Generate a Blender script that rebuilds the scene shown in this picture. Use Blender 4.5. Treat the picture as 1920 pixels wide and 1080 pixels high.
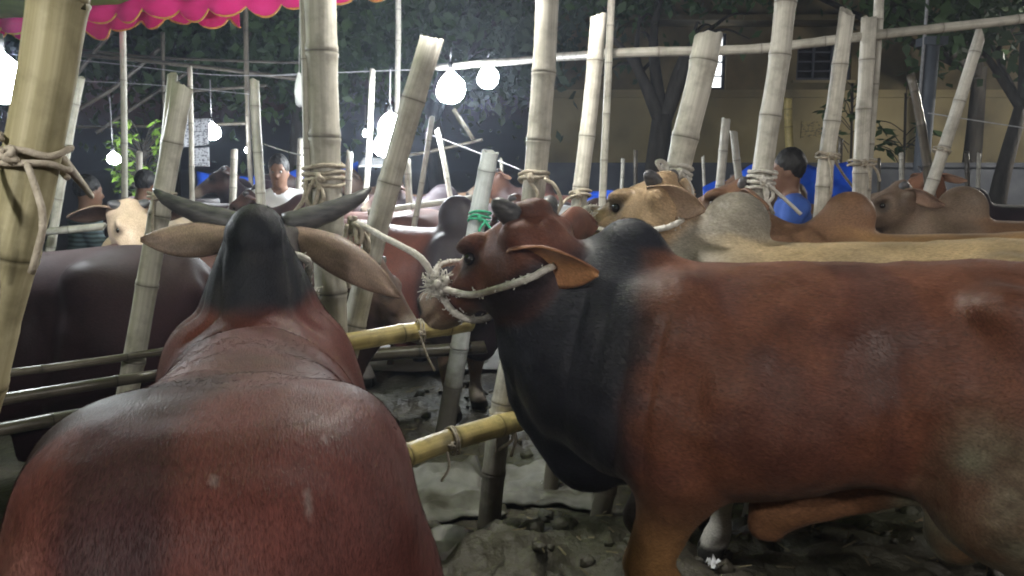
import bpy, bmesh, math, random
import numpy as np
from mathutils import Vector, Matrix

random.seed(7)
rng = np.random.default_rng(7)
for o in list(bpy.data.objects):
    bpy.data.objects.remove(o)
scene = bpy.context.scene
COL = scene.collection
R = math.radians

# ------------------------------------------------------------------ camera
FPX = 1450.0                      # focal length in photo pixels (1920 wide)
PITCH = R(9.0)
CAM = Vector((0.0, 0.0, 1.65))
cam_data = bpy.data.cameras.new("camera")
cam_data.sensor_width = 36.0
cam_data.lens = FPX / 1920.0 * 36.0
cam_data.clip_start = 0.02
cam_data.clip_end = 600.0
cam_data.dof.use_dof = False
cam = bpy.data.objects.new("camera", cam_data)
COL.objects.link(cam)
cam.location = CAM
cam.rotation_euler = (math.pi / 2 - PITCH, 0, 0)
scene.camera = cam

# ------------------------------------------------------------------ night sky, moon-weak sun
world = bpy.data.worlds.new("World")
scene.world = world
world.use_nodes = True
wn = world.node_tree
sky = wn.nodes.new("ShaderNodeTexSky")
sky.sky_type = 'NISHITA'
sky.sun_disc = False
sky.sun_elevation = R(-2.0)
sky.sun_rotation = R(200)
bg = wn.nodes["Background"]
bg.inputs[1].default_value = 0.15
wn.links.new(sky.outputs[0], bg.inputs[0])
sun_data = bpy.data.lights.new("sun", 'SUN')
sun_data.energy = 0.01
sun_data.angle = R(10)
sun_data.color = (0.8, 0.88, 1.0)
sun = bpy.data.objects.new("sun", sun_data)
COL.objects.link(sun)
sun.rotation_euler = (R(50), 0, R(200))

scene.view_settings.view_transform = 'Standard'
scene.view_settings.look = 'None'
scene.view_settings.exposure = 0.40
scene.view_settings.gamma = 1.0
scene.cycles.use_denoising = True
scene.cycles.max_bounces = 4
scene.cycles.diffuse_bounces = 2
scene.cycles.glossy_bounces = 2
scene.cycles.transmission_bounces = 3
scene.cycles.volume_bounces = 0
scene.cycles.sample_clamp_indirect = 4.0
scene.cycles.caustics_reflective = False
scene.cycles.caustics_refractive = False
scene.cycles.pixel_filter_type = 'BLACKMAN_HARRIS'
scene.cycles.filter_width = 1.9

def at(px, py, Y):
    """a point of the place: the photo's line of sight at depth Y metres"""
    u = (px - 960) / FPX
    v = (540 - py) / FPX
    dy = math.cos(PITCH) + v * math.sin(PITCH)
    dz = -math.sin(PITCH) + v * math.cos(PITCH)
    return Vector((u * Y / dy, Y, CAM.z + dz * Y / dy))

def wid(px, Y):
    return px / FPX * Y

# ------------------------------------------------------------------ helpers
def tag(o, label=None, cat=None, group=None, kind=None):
    if label: o["label"] = label
    if cat: o["category"] = cat
    if group: o["group"] = group
    if kind: o["kind"] = kind
    return o

def empty(name, loc=(0, 0, 0), rz=0.0, scale=1.0):
    o = bpy.data.objects.new(name, None)
    COL.objects.link(o)
    o.location = loc
    o.rotation_euler = (0, 0, rz)
    o.scale = (scale,) * 3
    o.empty_display_size = 0.1
    return o

def mesh_obj(name, verts, faces, mat=None, parent=None, smooth=True, cols=None, attrs=None):
    me = bpy.data.meshes.new(name)
    me.from_pydata([tuple(v) for v in verts], [], [tuple(f) for f in faces])
    if smooth:
        me.polygons.foreach_set("use_smooth", [True] * len(me.polygons))
    if cols is not None:
        a = me.color_attributes.new("coat", 'FLOAT_COLOR', 'POINT')
        c4 = np.ones((len(verts), 4), np.float32)
        c4[:, :3] = cols
        a.data.foreach_set("color", c4.ravel())
    if attrs:
        for k, vals in attrs.items():
            a = me.attributes.new(k, 'FLOAT', 'POINT')
            a.data.foreach_set("value", np.asarray(vals, np.float32))
    me.update()
    o = bpy.data.objects.new(name, me)
    COL.objects.link(o)
    if mat: me.materials.append(mat)
    if parent: o.parent = parent
    return o

def np_mesh_obj(name, V, Q, mat=None, parent=None, cols=None):
    me = bpy.data.meshes.new(name)
    me.vertices.add(len(V)); me.loops.add(len(Q) * 4); me.polygons.add(len(Q))
    me.vertices.foreach_set("co", np.asarray(V, np.float32).ravel())
    me.loops.foreach_set("vertex_index", np.asarray(Q, np.int32).ravel())
    me.polygons.foreach_set("loop_start", np.arange(0, len(Q) * 4, 4, dtype=np.int32))
    me.polygons.foreach_set("use_smooth", np.ones(len(Q), bool))
    if cols is not None:
        a = me.color_attributes.new("coat", 'FLOAT_COLOR', 'POINT')
        c4 = np.ones((len(V), 4), np.float32); c4[:, :3] = cols
        a.data.foreach_set("color", c4.ravel())
    me.update(calc_edges=True)
    me.validate()
    o = bpy.data.objects.new(name, me)
    COL.objects.link(o)
    if mat: me.materials.append(mat)
    if parent: o.parent = parent
    return o

def _hash(i, j, k, s):
    n = (i * 73856093) ^ (j * 19349663) ^ (k * 83492791) ^ (s * 2654435 + 97)
    n = (n ^ (n >> 13)) * 1274126177
    n = n & 0x7fffffff
    return ((n ^ (n >> 16)) & 0xffff) / 65535.0

def noise3(P, freq, seed=0):
    P = np.asarray(P, np.float64) * freq
    I = np.floor(P).astype(np.int64)
    Fr = P - I
    Fr = Fr * Fr * (3 - 2 * Fr)
    out = np.zeros(len(P))
    for a in (0, 1):
        wx = Fr[:, 0] if a else 1 - Fr[:, 0]
        for b in (0, 1):
            wy = Fr[:, 1] if b else 1 - Fr[:, 1]
            for c in (0, 1):
                wz = Fr[:, 2] if c else 1 - Fr[:, 2]
                out += wx * wy * wz * _hash(I[:, 0] + a, I[:, 1] + b, I[:, 2] + c, seed)
    return out * 2 - 1

def sstep(a, b, x):
    t = np.clip((x - a) / (b - a), 0, 1)
    return t * t * (3 - 2 * t)

def catmull(pts, n):
    """smooth path through points, n samples a span"""
    P = [Vector(p) for p in pts]
    if len(P) == 2:
        return [P[0].lerp(P[1], i / n) for i in range(n + 1)]
    out = []
    for i in range(len(P) - 1):
        p0 = P[i - 1] if i else P[0] * 2 - P[1]
        p1, p2 = P[i], P[i + 1]
        p3 = P[i + 2] if i + 2 < len(P) else P[-1] * 2 - P[-2]
        for j in range(n):
            t = j / n
            out.append(0.5 * ((2 * p1) + (p2 - p0) * t + (2 * p0 - 5 * p1 + 4 * p2 - p3) * t * t + (3 * p1 - p0 - 3 * p2 + p3) * t ** 3))
    out.append(P[-1])
    return out

def frames(path):
    n = len(path)
    T = [((path[min(i + 1, n - 1)] - path[max(i - 1, 0)])).normalized() for i in range(n)]
    up = Vector((0, 0, 1)) if abs(T[0].z) < 0.9 else Vector((1, 0, 0))
    N = [(up - T[0] * up.dot(T[0])).normalized()]
    for i in range(1, n):
        v = N[-1] - T[i] * N[-1].dot(T[i])
        N.append(v.normalized() if v.length > 1e-6 else N[-1])
    return T, N, [T[i].cross(N[i]) for i in range(n)]

def tube_data(path, radii, seg=8, cap=True):
    T, N, B = frames(path)
    V, Fc = [], []
    for i, p in enumerate(path):
        r = radii[i] if hasattr(radii, '__len__') else radii
        for j in range(seg):
            a = 2 * math.pi * j / seg
            V.append(p + N[i] * (math.cos(a) * r) + B[i] * (math.sin(a) * r))
    for i in range(len(path) - 1):
        for j in range(seg):
            k = (j + 1) % seg
            Fc.append((i * seg + j, i * seg + k, (i + 1) * seg + k, (i + 1) * seg + j))
    if cap:
        Fc.append(tuple(reversed(range(seg))))
        b = (len(path) - 1) * seg
        Fc.append(tuple(b + j for j in range(seg)))
    return V, Fc

def join(parts):
    V, Fc = [], []
    for v, f in parts:
        o = len(V)
        V += list(v)
        Fc += [tuple(i + o for i in q) for q in f]
    return V, Fc

def box_data(x0, x1, y0, y1, z0, z1):
    V = [(x, y, z) for z in (z0, z1) for y in (y0, y1) for x in (x0, x1)]
    return V, [(0, 2, 3, 1), (4, 5, 7, 6), (0, 1, 5, 4), (2, 6, 7, 3), (0, 4, 6, 2), (1, 3, 7, 5)]

# ------------------------------------------------------------------ materials
def new_mat(name):
    m = bpy.data.materials.new(name)
    m.use_nodes = True
    nt = m.node_tree
    return m, nt, nt.nodes["Principled BSDF"]

def nd(nt, t, **kw):
    n = nt.nodes.new(t)
    for k, v in kw.items():
        setattr(n, k, v)
    return n

def noise_mat(name, c1, c2, scale=6.0, rough=0.7, bump=0.2, bscale=None, detail=5.0, stretch=(1, 1, 1), spec=0.3, c3=None, s3=1.5, bdist=0.01):
    m, nt, b = new_mat(name)
    L = nt.links.new
    tc = nd(nt, "ShaderNodeTexCoord")
    mp = nd(nt, "ShaderNodeMapping")
    mp.inputs["Scale"].default_value = stretch
    L(tc.outputs["Object"], mp.inputs[0])
    n = nd(nt, "ShaderNodeTexNoise")
    n.inputs["Scale"].default_value = scale
    n.inputs["Detail"].default_value = detail
    L(mp.outputs[0], n.inputs["Vector"])
    r = nd(nt, "ShaderNodeValToRGB")
    r.color_ramp.elements[0].position = 0.32
    r.color_ramp.elements[1].position = 0.68
    r.color_ramp.elements[0].color = (*c1, 1)
    r.color_ramp.elements[1].color = (*c2, 1)
    L(n.outputs["Fac"], r.inputs[0])
    col = r.outputs[0]
    if c3:
        n3 = nd(nt, "ShaderNodeTexNoise")
        n3.inputs["Scale"].default_value = s3
        n3.inputs["Detail"].default_value = 4
        L(tc.outputs["Object"], n3.inputs["Vector"])
        r3 = nd(nt, "ShaderNodeValToRGB")
        r3.color_ramp.elements[0].position = 0.45
        r3.color_ramp.elements[1].position = 0.65
        L(n3.outputs["Fac"], r3.inputs[0])
        mx = nd(nt, "ShaderNodeMix", data_type='RGBA')
        L(r3.outputs[0], mx.inputs[0])
        L(col, mx.inputs[6])
        mx.inputs[7].default_value = (*c3, 1)
        col = mx.outputs[2]
    L(col, b.inputs["Base Color"])
    b.inputs["Roughness"].default_value = rough
    b.inputs["Specular IOR Level"].default_value = spec
    if bump:
        nb = nd(nt, "ShaderNodeTexNoise")
        nb.inputs["Scale"].default_value = bscale or scale * 4
        nb.inputs["Detail"].default_value = 6
        L(mp.outputs[0], nb.inputs["Vector"])
        bp = nd(nt, "ShaderNodeBump")
        bp.inputs["Strength"].default_value = bump
        bp.inputs["Distance"].default_value = bdist
        L(nb.outputs["Fac"], bp.inputs["Height"])
        L(bp.outputs[0], b.inputs["Normal"])
    return m

def coat_mat(name, rough=0.5, spec=0.35, sheen=0.0, bump=0.25):
    """short hair: colour from the coat pattern, broken by fine streaks"""
    m, nt, b = new_mat(name)
    L = nt.links.new
    at_ = nd(nt, "ShaderNodeAttribute", attribute_name="coat")
    tc = nd(nt, "ShaderNodeTexCoord")
    mp = nd(nt, "ShaderNodeMapping")
    mp.inputs["Scale"].default_value = (0.22, 1, 0.5)
    L(tc.outputs["Object"], mp.inputs[0])
    n = nd(nt, "ShaderNodeTexNoise")
    n.inputs["Scale"].default_value = 330
    n.inputs["Detail"].default_value = 4
    L(mp.outputs[0], n.inputs["Vector"])
    n2 = nd(nt, "ShaderNodeTexNoise")
    n2.inputs["Scale"].default_value = 7
    n2.inputs["Detail"].default_value = 5
    L(tc.outputs["Object"], n2.inputs["Vector"])
    mr = nd(nt, "ShaderNodeMapRange")
    mr.inputs[1].default_value = 0.3; mr.inputs[2].default_value = 0.7
    mr.inputs[3].default_value = 0.72; mr.inputs[4].default_value = 1.24
    L(n.outputs["Fac"], mr.inputs[0])
    mr2 = nd(nt, "ShaderNodeMapRange")
    mr2.inputs[1].default_value = 0.3; mr2.inputs[2].default_value = 0.7
    mr2.inputs[3].default_value = 0.78; mr2.inputs[4].default_value = 1.2
    L(n2.outputs["Fac"], mr2.inputs[0])
    mu = nd(nt, "ShaderNodeMath", operation='MULTIPLY')
    L(mr.outputs[0], mu.inputs[0]); L(mr2.outputs[0], mu.inputs[1])
    vm = nd(nt, "ShaderNodeVectorMath", operation='SCALE')
    L(at_.outputs["Color"], vm.inputs[0]); L(mu.outputs[0], vm.inputs["Scale"])
    L(vm.outputs[0], b.inputs["Base Color"])
    mr3 = nd(nt, "ShaderNodeMapRange")
    mr3.inputs[1].default_value = 0.3; mr3.inputs[2].default_value = 0.7
    mr3.inputs[3].default_value = rough - 0.08; mr3.inputs[4].default_value = rough + 0.14
    L(n2.outputs["Fac"], mr3.inputs[0])
    L(mr3.outputs[0], b.inputs["Roughness"])
    b.inputs["Specular IOR Level"].default_value = spec
    b.inputs["Sheen Weight"].default_value = sheen
    b.inputs["Sheen Roughness"].default_value = 0.45
    bp = nd(nt, "ShaderNodeBump")
    bp.inputs["Strength"].default_value = bump
    bp.inputs["Distance"].default_value = 0.0022
    L(n.outputs["Fac"], bp.inputs["Height"])
    L(bp.outputs[0], b.inputs["Normal"])
    return m

def bamboo_mat(name, c1, c2, blotch, rough=0.55):
    m, nt, b = new_mat(name)
    L = nt.links.new
    tc = nd(nt, "ShaderNodeTexCoord")
    al = nd(nt, "ShaderNodeAttribute", attribute_name="along")
    ar = nd(nt, "ShaderNodeAttribute", attribute_name="around")
    no = nd(nt, "ShaderNodeAttribute", attribute_name="node")
    oi = nd(nt, "ShaderNodeObjectInfo")
    cx = nd(nt, "ShaderNodeCombineXYZ")
    L(ar.outputs["Fac"], cx.inputs[0]); L(al.outputs["Fac"], cx.inputs[1]); L(oi.outputs["Random"], cx.inputs[2])
    mp = nd(nt, "ShaderNodeMapping")
    mp.inputs["Scale"].default_value = (26, 2.2, 40)
    L(cx.outputs[0], mp.inputs[0])
    st = nd(nt, "ShaderNodeTexNoise")
    st.inputs["Scale"].default_value = 1.0
    st.inputs["Detail"].default_value = 5
    L(mp.outputs[0], st.inputs["Vector"])
    r = nd(nt, "ShaderNodeValToRGB")
    r.color_ramp.elements[0].position = 0.3; r.color_ramp.elements[1].position = 0.7
    r.color_ramp.elements[0].color = (*c1, 1); r.color_ramp.elements[1].color = (*c2, 1)
    L(st.outputs["Fac"], r.inputs[0])
    bl = nd(nt, "ShaderNodeTexNoise")
    bl.inputs["Scale"].default_value = 11
    bl.inputs["Detail"].default_value = 6
    bl.inputs["Roughness"].default_value = 0.65
    L(tc.outputs["Object"], bl.inputs["Vector"])
    rb = nd(nt, "ShaderNodeValToRGB")
    rb.color_ramp.elements[0].position = 0.46; rb.color_ramp.elements[1].position = 0.72
    rb.color_ramp.elements[1].color = (0.75, 0.75, 0.75, 1)
    L(bl.outputs["Fac"], rb.inputs[0])
    mx = nd(nt, "ShaderNodeMix", data_type='RGBA')
    L(rb.outputs[0], mx.inputs[0]); L(r.outputs[0], mx.inputs[6])
    mx.inputs[7].default_value = (*blotch, 1)
    mx2 = nd(nt, "ShaderNodeMix", data_type='RGBA')
    L(no.outputs["Fac"], mx2.inputs[0]); L(mx.outputs[2], mx2.inputs[6])
    mx2.inputs[7].default_value = (blotch[0] * 0.4, blotch[1] * 0.38, blotch[2] * 0.35, 1)
    # mud splashed up from the ground
    ge = nd(nt, "ShaderNodeNewGeometry")
    sp = nd(nt, "ShaderNodeSeparateXYZ")
    L(ge.outputs["Position"], sp.inputs[0])
    ms = nd(nt, "ShaderNodeTexNoise"); ms.inputs["Scale"].default_value = 5.0; ms.inputs["Detail"].default_value = 6
    L(ge.outputs["Position"], ms.inputs["Vector"])
    ad = nd(nt, "ShaderNodeMath", operation='MULTIPLY_ADD'); ad.inputs[1].default_value = -1.1
    L(ms.outputs["Fac"], ad.inputs[0]); L(sp.outputs[2], ad.inputs[2])
    mm = nd(nt, "ShaderNodeMapRange"); mm.inputs[1].default_value = 0.12; mm.inputs[2].default_value = -0.30; mm.inputs[3].default_value = 0.0; mm.inputs[4].default_value = 0.88
    L(ad.outputs[0], mm.inputs[0])
    mx3 = nd(nt, "ShaderNodeMix", data_type='RGBA')
    L(mm.outputs[0], mx3.inputs[0]); L(mx2.outputs[2], mx3.inputs[6]); mx3.inputs[7].default_value = (0.095, 0.08, 0.06, 1)
    mx2 = mx3
    hs = nd(nt, "ShaderNodeHueSaturation")
    mv = nd(nt, "ShaderNodeMapRange")
    mv.inputs[3].default_value = 0.8; mv.inputs[4].default_value = 1.15
    L(oi.outputs["Random"], mv.inputs[0]); L(mv.outputs[0], hs.inputs["Value"])
    L(mx2.outputs[2], hs.inputs["Color"])
    L(hs.outputs[0], b.inputs["Base Color"])
    b.inputs["Roughness"].default_value = rough
    b.inputs["Specular IOR Level"].default_value = 0.35
    bp = nd(nt, "ShaderNodeBump")
    bp.inputs["Strength"].default_value = 0.25; bp.inputs["Distance"].default_value = 0.004
    L(st.outputs["Fac"], bp.inputs["Height"]); L(bp.outputs[0], b.inputs["Normal"])
    return m

def emit_mat(name, col, strength):
    m, nt, b = new_mat(name)
    b.inputs["Base Color"].default_value = (0.8, 0.8, 0.8, 1)
    b.inputs["Emission Color"].default_value = (*col, 1)
    b.inputs["Emission Strength"].default_value = strength
    return m

M = {}
M['coat'] = coat_mat('cattle_coat', 0.50, 0.34, 0.06, 0.45)
M['coat_soft'] = coat_mat('cattle_coat_soft', 0.57, 0.27, 0.05, 0.5)
M['coat_matte'] = coat_mat('cattle_coat_matte', 0.62, 0.14, 0.02, 0.45)
M['bamboo'] = bamboo_mat('bamboo_weathered', (0.44, 0.415, 0.35), (0.65, 0.62, 0.545), (0.23, 0.21, 0.17))
M['bamboo_y'] = bamboo_mat('bamboo_yellow', (0.42, 0.33, 0.12), (0.60, 0.48, 0.20), (0.17, 0.15, 0.06), 0.42)
M['bamboo_o'] = bamboo_mat('bamboo_olive', (0.28, 0.245, 0.135), (0.45, 0.405, 0.255), (0.13, 0.115, 0.06), 0.55)
M['bamboo_w'] = bamboo_mat('bamboo_bleached', (0.50, 0.53, 0.53), (0.66, 0.68, 0.67), (0.30, 0.31, 0.30))
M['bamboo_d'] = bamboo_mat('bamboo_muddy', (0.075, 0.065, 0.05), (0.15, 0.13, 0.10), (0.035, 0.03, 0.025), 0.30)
M['cut'] = noise_mat('bamboo_cut', (0.30, 0.25, 0.16), (0.44, 0.37, 0.25), 30, 0.8, 0.1)
M['rope'] = noise_mat('jute_rope', (0.34, 0.29, 0.22), (0.55, 0.49, 0.40), 60, 0.9, 0.4)
M['rope_w'] = noise_mat('white_rope', (0.50, 0.47, 0.42), (0.72, 0.69, 0.63), 60, 0.9, 0.4)
M['twine_g'] = noise_mat('green_twine', (0.03, 0.30, 0.16), (0.06, 0.42, 0.24), 60, 0.6, 0.2)
M['eye'] = noise_mat('wet_eye', (0.006, 0.005, 0.005), (0.015, 0.01, 0.008), 20, 0.08, 0.0, spec=0.6)
M['horn'] = noise_mat('dark_horn', (0.045, 0.045, 0.05), (0.12, 0.115, 0.115), 18, 0.42, 0.15, stretch=(1, 1, 4), spec=0.45)
M['mud'] = noise_mat('wet_mud', (0.046, 0.040, 0.030), (0.120, 0.106, 0.082), 3.5, 0.50, 0.9, 28, spec=0.45, c3=(0.085, 0.088, 0.055), s3=0.9, bdist=0.02)
M['sack'] = noise_mat('plastic_sack', (0.20, 0.20, 0.185), (0.36, 0.35, 0.32), 5, 0.6, 0.4, 40, c3=(0.09, 0.085, 0.065), s3=3.2)
M['concrete'] = noise_mat('pale_concrete', (0.24, 0.24, 0.22), (0.36, 0.35, 0.33), 3, 0.8, 0.2)
M['straw'] = noise_mat('straw', (0.12, 0.10, 0.06), (0.24, 0.20, 0.12), 9, 0.8, 0.0)
M['canopy_g'] = noise_mat('green_canopy_cloth', (0.16, 0.26, 0.035), (0.24, 0.36, 0.06), 5, 0.85, 0.2, 80)
M['canopy_p'] = noise_mat('pink_valance_cloth', (0.62, 0.015, 0.16), (0.74, 0.03, 0.23), 5, 0.8, 0.2, 80)
M['gold'] = noise_mat('gold_trim', (0.50, 0.20, 0.04), (0.66, 0.32, 0.08), 40, 0.6, 0.2)
M['tarp'] = noise_mat('blue_tarpaulin', (0.008, 0.05, 0.42), (0.02, 0.11, 0.62), 4, 0.45, 0.35, 14, spec=0.5)
M['white_sheet'] = noise_mat('white_sheet', (0.68, 0.70, 0.72), (0.82, 0.83, 0.84), 5, 0.6, 0.3, 20)
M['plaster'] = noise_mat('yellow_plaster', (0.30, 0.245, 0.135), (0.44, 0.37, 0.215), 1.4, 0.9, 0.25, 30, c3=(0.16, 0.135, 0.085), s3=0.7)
M['plaster_d'] = noise_mat('darker_plaster', (0.16, 0.125, 0.07), (0.27, 0.215, 0.12), 1.8, 0.9, 0.25, 30, c3=(0.10, 0.085, 0.05), s3=0.8)  # darker plaster for the upper walls, side walls and sunshade
M['stone_d'] = noise_mat('dark_plinth', (0.06, 0.065, 0.08), (0.12, 0.125, 0.14), 2.2, 0.85, 0.3, 24)
M['frame_d'] = noise_mat('dark_window_frame', (0.03, 0.035, 0.05), (0.06, 0.06, 0.08), 8, 0.6, 0.1)
M['bark'] = noise_mat('dark_bark', (0.030, 0.026, 0.022), (0.075, 0.066, 0.056), 7, 0.9, 0.8, 20, stretch=(1, 1, 0.3), bdist=0.03)
M['leaf_a'] = noise_mat('leaf_dark', (0.035, 0.07, 0.022), (0.07, 0.115, 0.045), 0.9, 0.55, 0.0)
M['leaf_b'] = noise_mat('leaf_grey', (0.055, 0.085, 0.05), (0.10, 0.13, 0.08), 0.9, 0.5, 0.0)
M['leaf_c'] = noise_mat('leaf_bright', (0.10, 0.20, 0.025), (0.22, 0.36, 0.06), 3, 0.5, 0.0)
M['skin'] = noise_mat('brown_skin', (0.16, 0.085, 0.055), (0.21, 0.115, 0.075), 12, 0.5, 0.1)
M['hair'] = noise_mat('black_hair', (0.008, 0.007, 0.007), (0.02, 0.018, 0.017), 60, 0.5, 0.6, 120, stretch=(1, 1, 0.3))
M['shirt_w'] = noise_mat('white_shirt', (0.66, 0.67, 0.69), (0.80, 0.81, 0.82), 5, 0.85, 0.3, 12)
M['shirt_b'] = noise_mat('blue_shirt', (0.035, 0.085, 0.33), (0.06, 0.13, 0.44), 6, 0.85, 0.3, 12)
M['trousers'] = noise_mat('dark_trousers', (0.03, 0.032, 0.04), (0.06, 0.06, 0.07), 6, 0.85, 0.3, 12)
M['wire'] = noise_mat('black_wire', (0.03, 0.03, 0.03), (0.09, 0.09, 0.09), 20, 0.5, 0.0)
M['wire_l'] = noise_mat('pale_wire', (0.30, 0.30, 0.31), (0.46, 0.46, 0.47), 20, 0.5, 0.0)
M['socket'] = noise_mat('lamp_socket', (0.02, 0.02, 0.02), (0.04, 0.04, 0.04), 20, 0.4, 0.0)
M['bag'] = noise_mat('plastic_bag', (0.70, 0.72, 0.74), (0.85, 0.86, 0.88), 12, 0.35, 0.5, 22)
M['pipe'] = noise_mat('grey_pillar', (0.10, 0.115, 0.14), (0.17, 0.185, 0.21), 3, 0.7, 0.2)
# ------------------------------------------------------------------ soft-blended solid modelling (bodies as one continuous skin)
class Field:
    def __init__(s):
        s.ops = []
    def add(s, fn, k=0.05):
        s.ops.append((fn, k, 1))
    def sub(s, fn, k=0.03):
        s.ops.append((fn, k, -1))
    def ev(s, P):
        d = None
        p0, p1 = P.min(0), P.max(0)
        for fn, k, sg in s.ops:
            bb = getattr(fn, 'bb', None)
            if d is not None and bb is not None:      # too far away to matter to these points
                gap = np.maximum(0, np.maximum(bb[0] - p1, p0 - bb[1]))
                if float(np.sqrt((gap ** 2).sum())) > 0.14 + k:
                    continue
            e = fn(P)
            if d is None:
                d = e
            elif sg > 0:
                h = np.clip(0.5 + 0.5 * (d - e) / k, 0, 1)
                d = d + (e - d) * h - k * h * (1 - h)
            else:
                e = -e
                h = np.clip(0.5 - 0.5 * (d - e) / k, 0, 1)
                d = d + (e - d) * h + k * h * (1 - h)
        return d

def f_cap(a, b, ra, rb, sy=1.0, ax=1):
    a = np.array(a, np.float32); b = np.array(b, np.float32)
    S = np.ones(3, np.float32); S[ax] = 1.0 / sy
    a = a * S; b = b * S
    ba = b - a
    L2 = max(float(ba @ ba), 1e-9)
    m = min(1.0, sy)
    def fn(P):
        q = P * S - a
        t = np.clip(q @ ba / L2, 0, 1)
        q -= t[:, None] * ba
        return (np.sqrt(np.einsum('ij,ij->i', q, q)) - (ra + (rb - ra) * t)) * m
    rm = max(ra, rb) * max(1.0, sy)
    fn.bb = (np.minimum(a, b) / S - rm, np.maximum(a, b) / S + rm)
    return fn

def f_ell(c, r, rot=None):
    c = np.array(c, np.float32); r = np.array(r, np.float32)
    def fn(P):
        q = P - c
        if rot is not None: q = q @ rot
        k0 = np.sqrt(((q / r) ** 2).sum(1)) + 1e-9
        k1 = np.sqrt(((q / (r * r)) ** 2).sum(1)) + 1e-9
        return k0 * (k0 - 1) / k1
    rm = r if rot is None else np.full(3, r.max(), np.float32)
    fn.bb = (c - rm, c + rm)
    return fn

def dense(tab, n=240):
    tab = np.array(tab, float)
    xs = np.linspace(tab[0, 0], tab[-1, 0], n)
    out = [xs]
    x = tab[:, 0]
    for c in range(1, tab.shape[1]):
        y = tab[:, c]
        m = np.gradient(y, x)
        i = np.clip(np.searchsorted(x, xs) - 1, 0, len(x) - 2)
        h = x[i + 1] - x[i]; t = (xs - x[i]) / h
        out.append((2 * t**3 - 3 * t**2 + 1) * y[i] + (t**3 - 2 * t**2 + t) * h * m[i] + (-2 * t**3 + 3 * t**2) * y[i + 1] + (t**3 - t**2) * h * m[i + 1])
    return np.array(out, np.float32)

def f_loft(tab, org=(0, 0, 0), ax=None, asym=0.0):
    """body swept along its own x: rows of x, top, bottom, half width, squareness"""
    D = dense(tab)
    org = np.array(org, np.float32)
    A = None if ax is None else np.array(ax, np.float32).T   # columns: f, l, u
    x0, x1 = D[0][0], D[0][-1]
    def fn(P):
        q = P - org
        if A is not None: q = q @ A
        x = q[:, 0]
        xc = np.clip(x, x0, x1)
        top = np.interp(xc, D[0], D[1]); bot = np.interp(xc, D[0], D[2])
        w = np.maximum(np.interp(xc, D[0], D[3]), 0.004); n = np.interp(xc, D[0], D[4])
        zc = (top + bot) / 2; rz = np.maximum((top - bot) / 2, 0.004)
        dz = (q[:, 2] - zc) / rz
        if asym: w = w * (1 - asym * np.clip(dz, -1, 1))
        k = (np.abs(q[:, 1] / w) ** n + np.abs(dz) ** n) ** (1 / n)
        ds = (k - 1) * np.minimum(w, rz)
        dx = np.maximum(x0 - x, x - x1)
        return np.maximum(ds, dx).astype(np.float32)
    return fn

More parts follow.
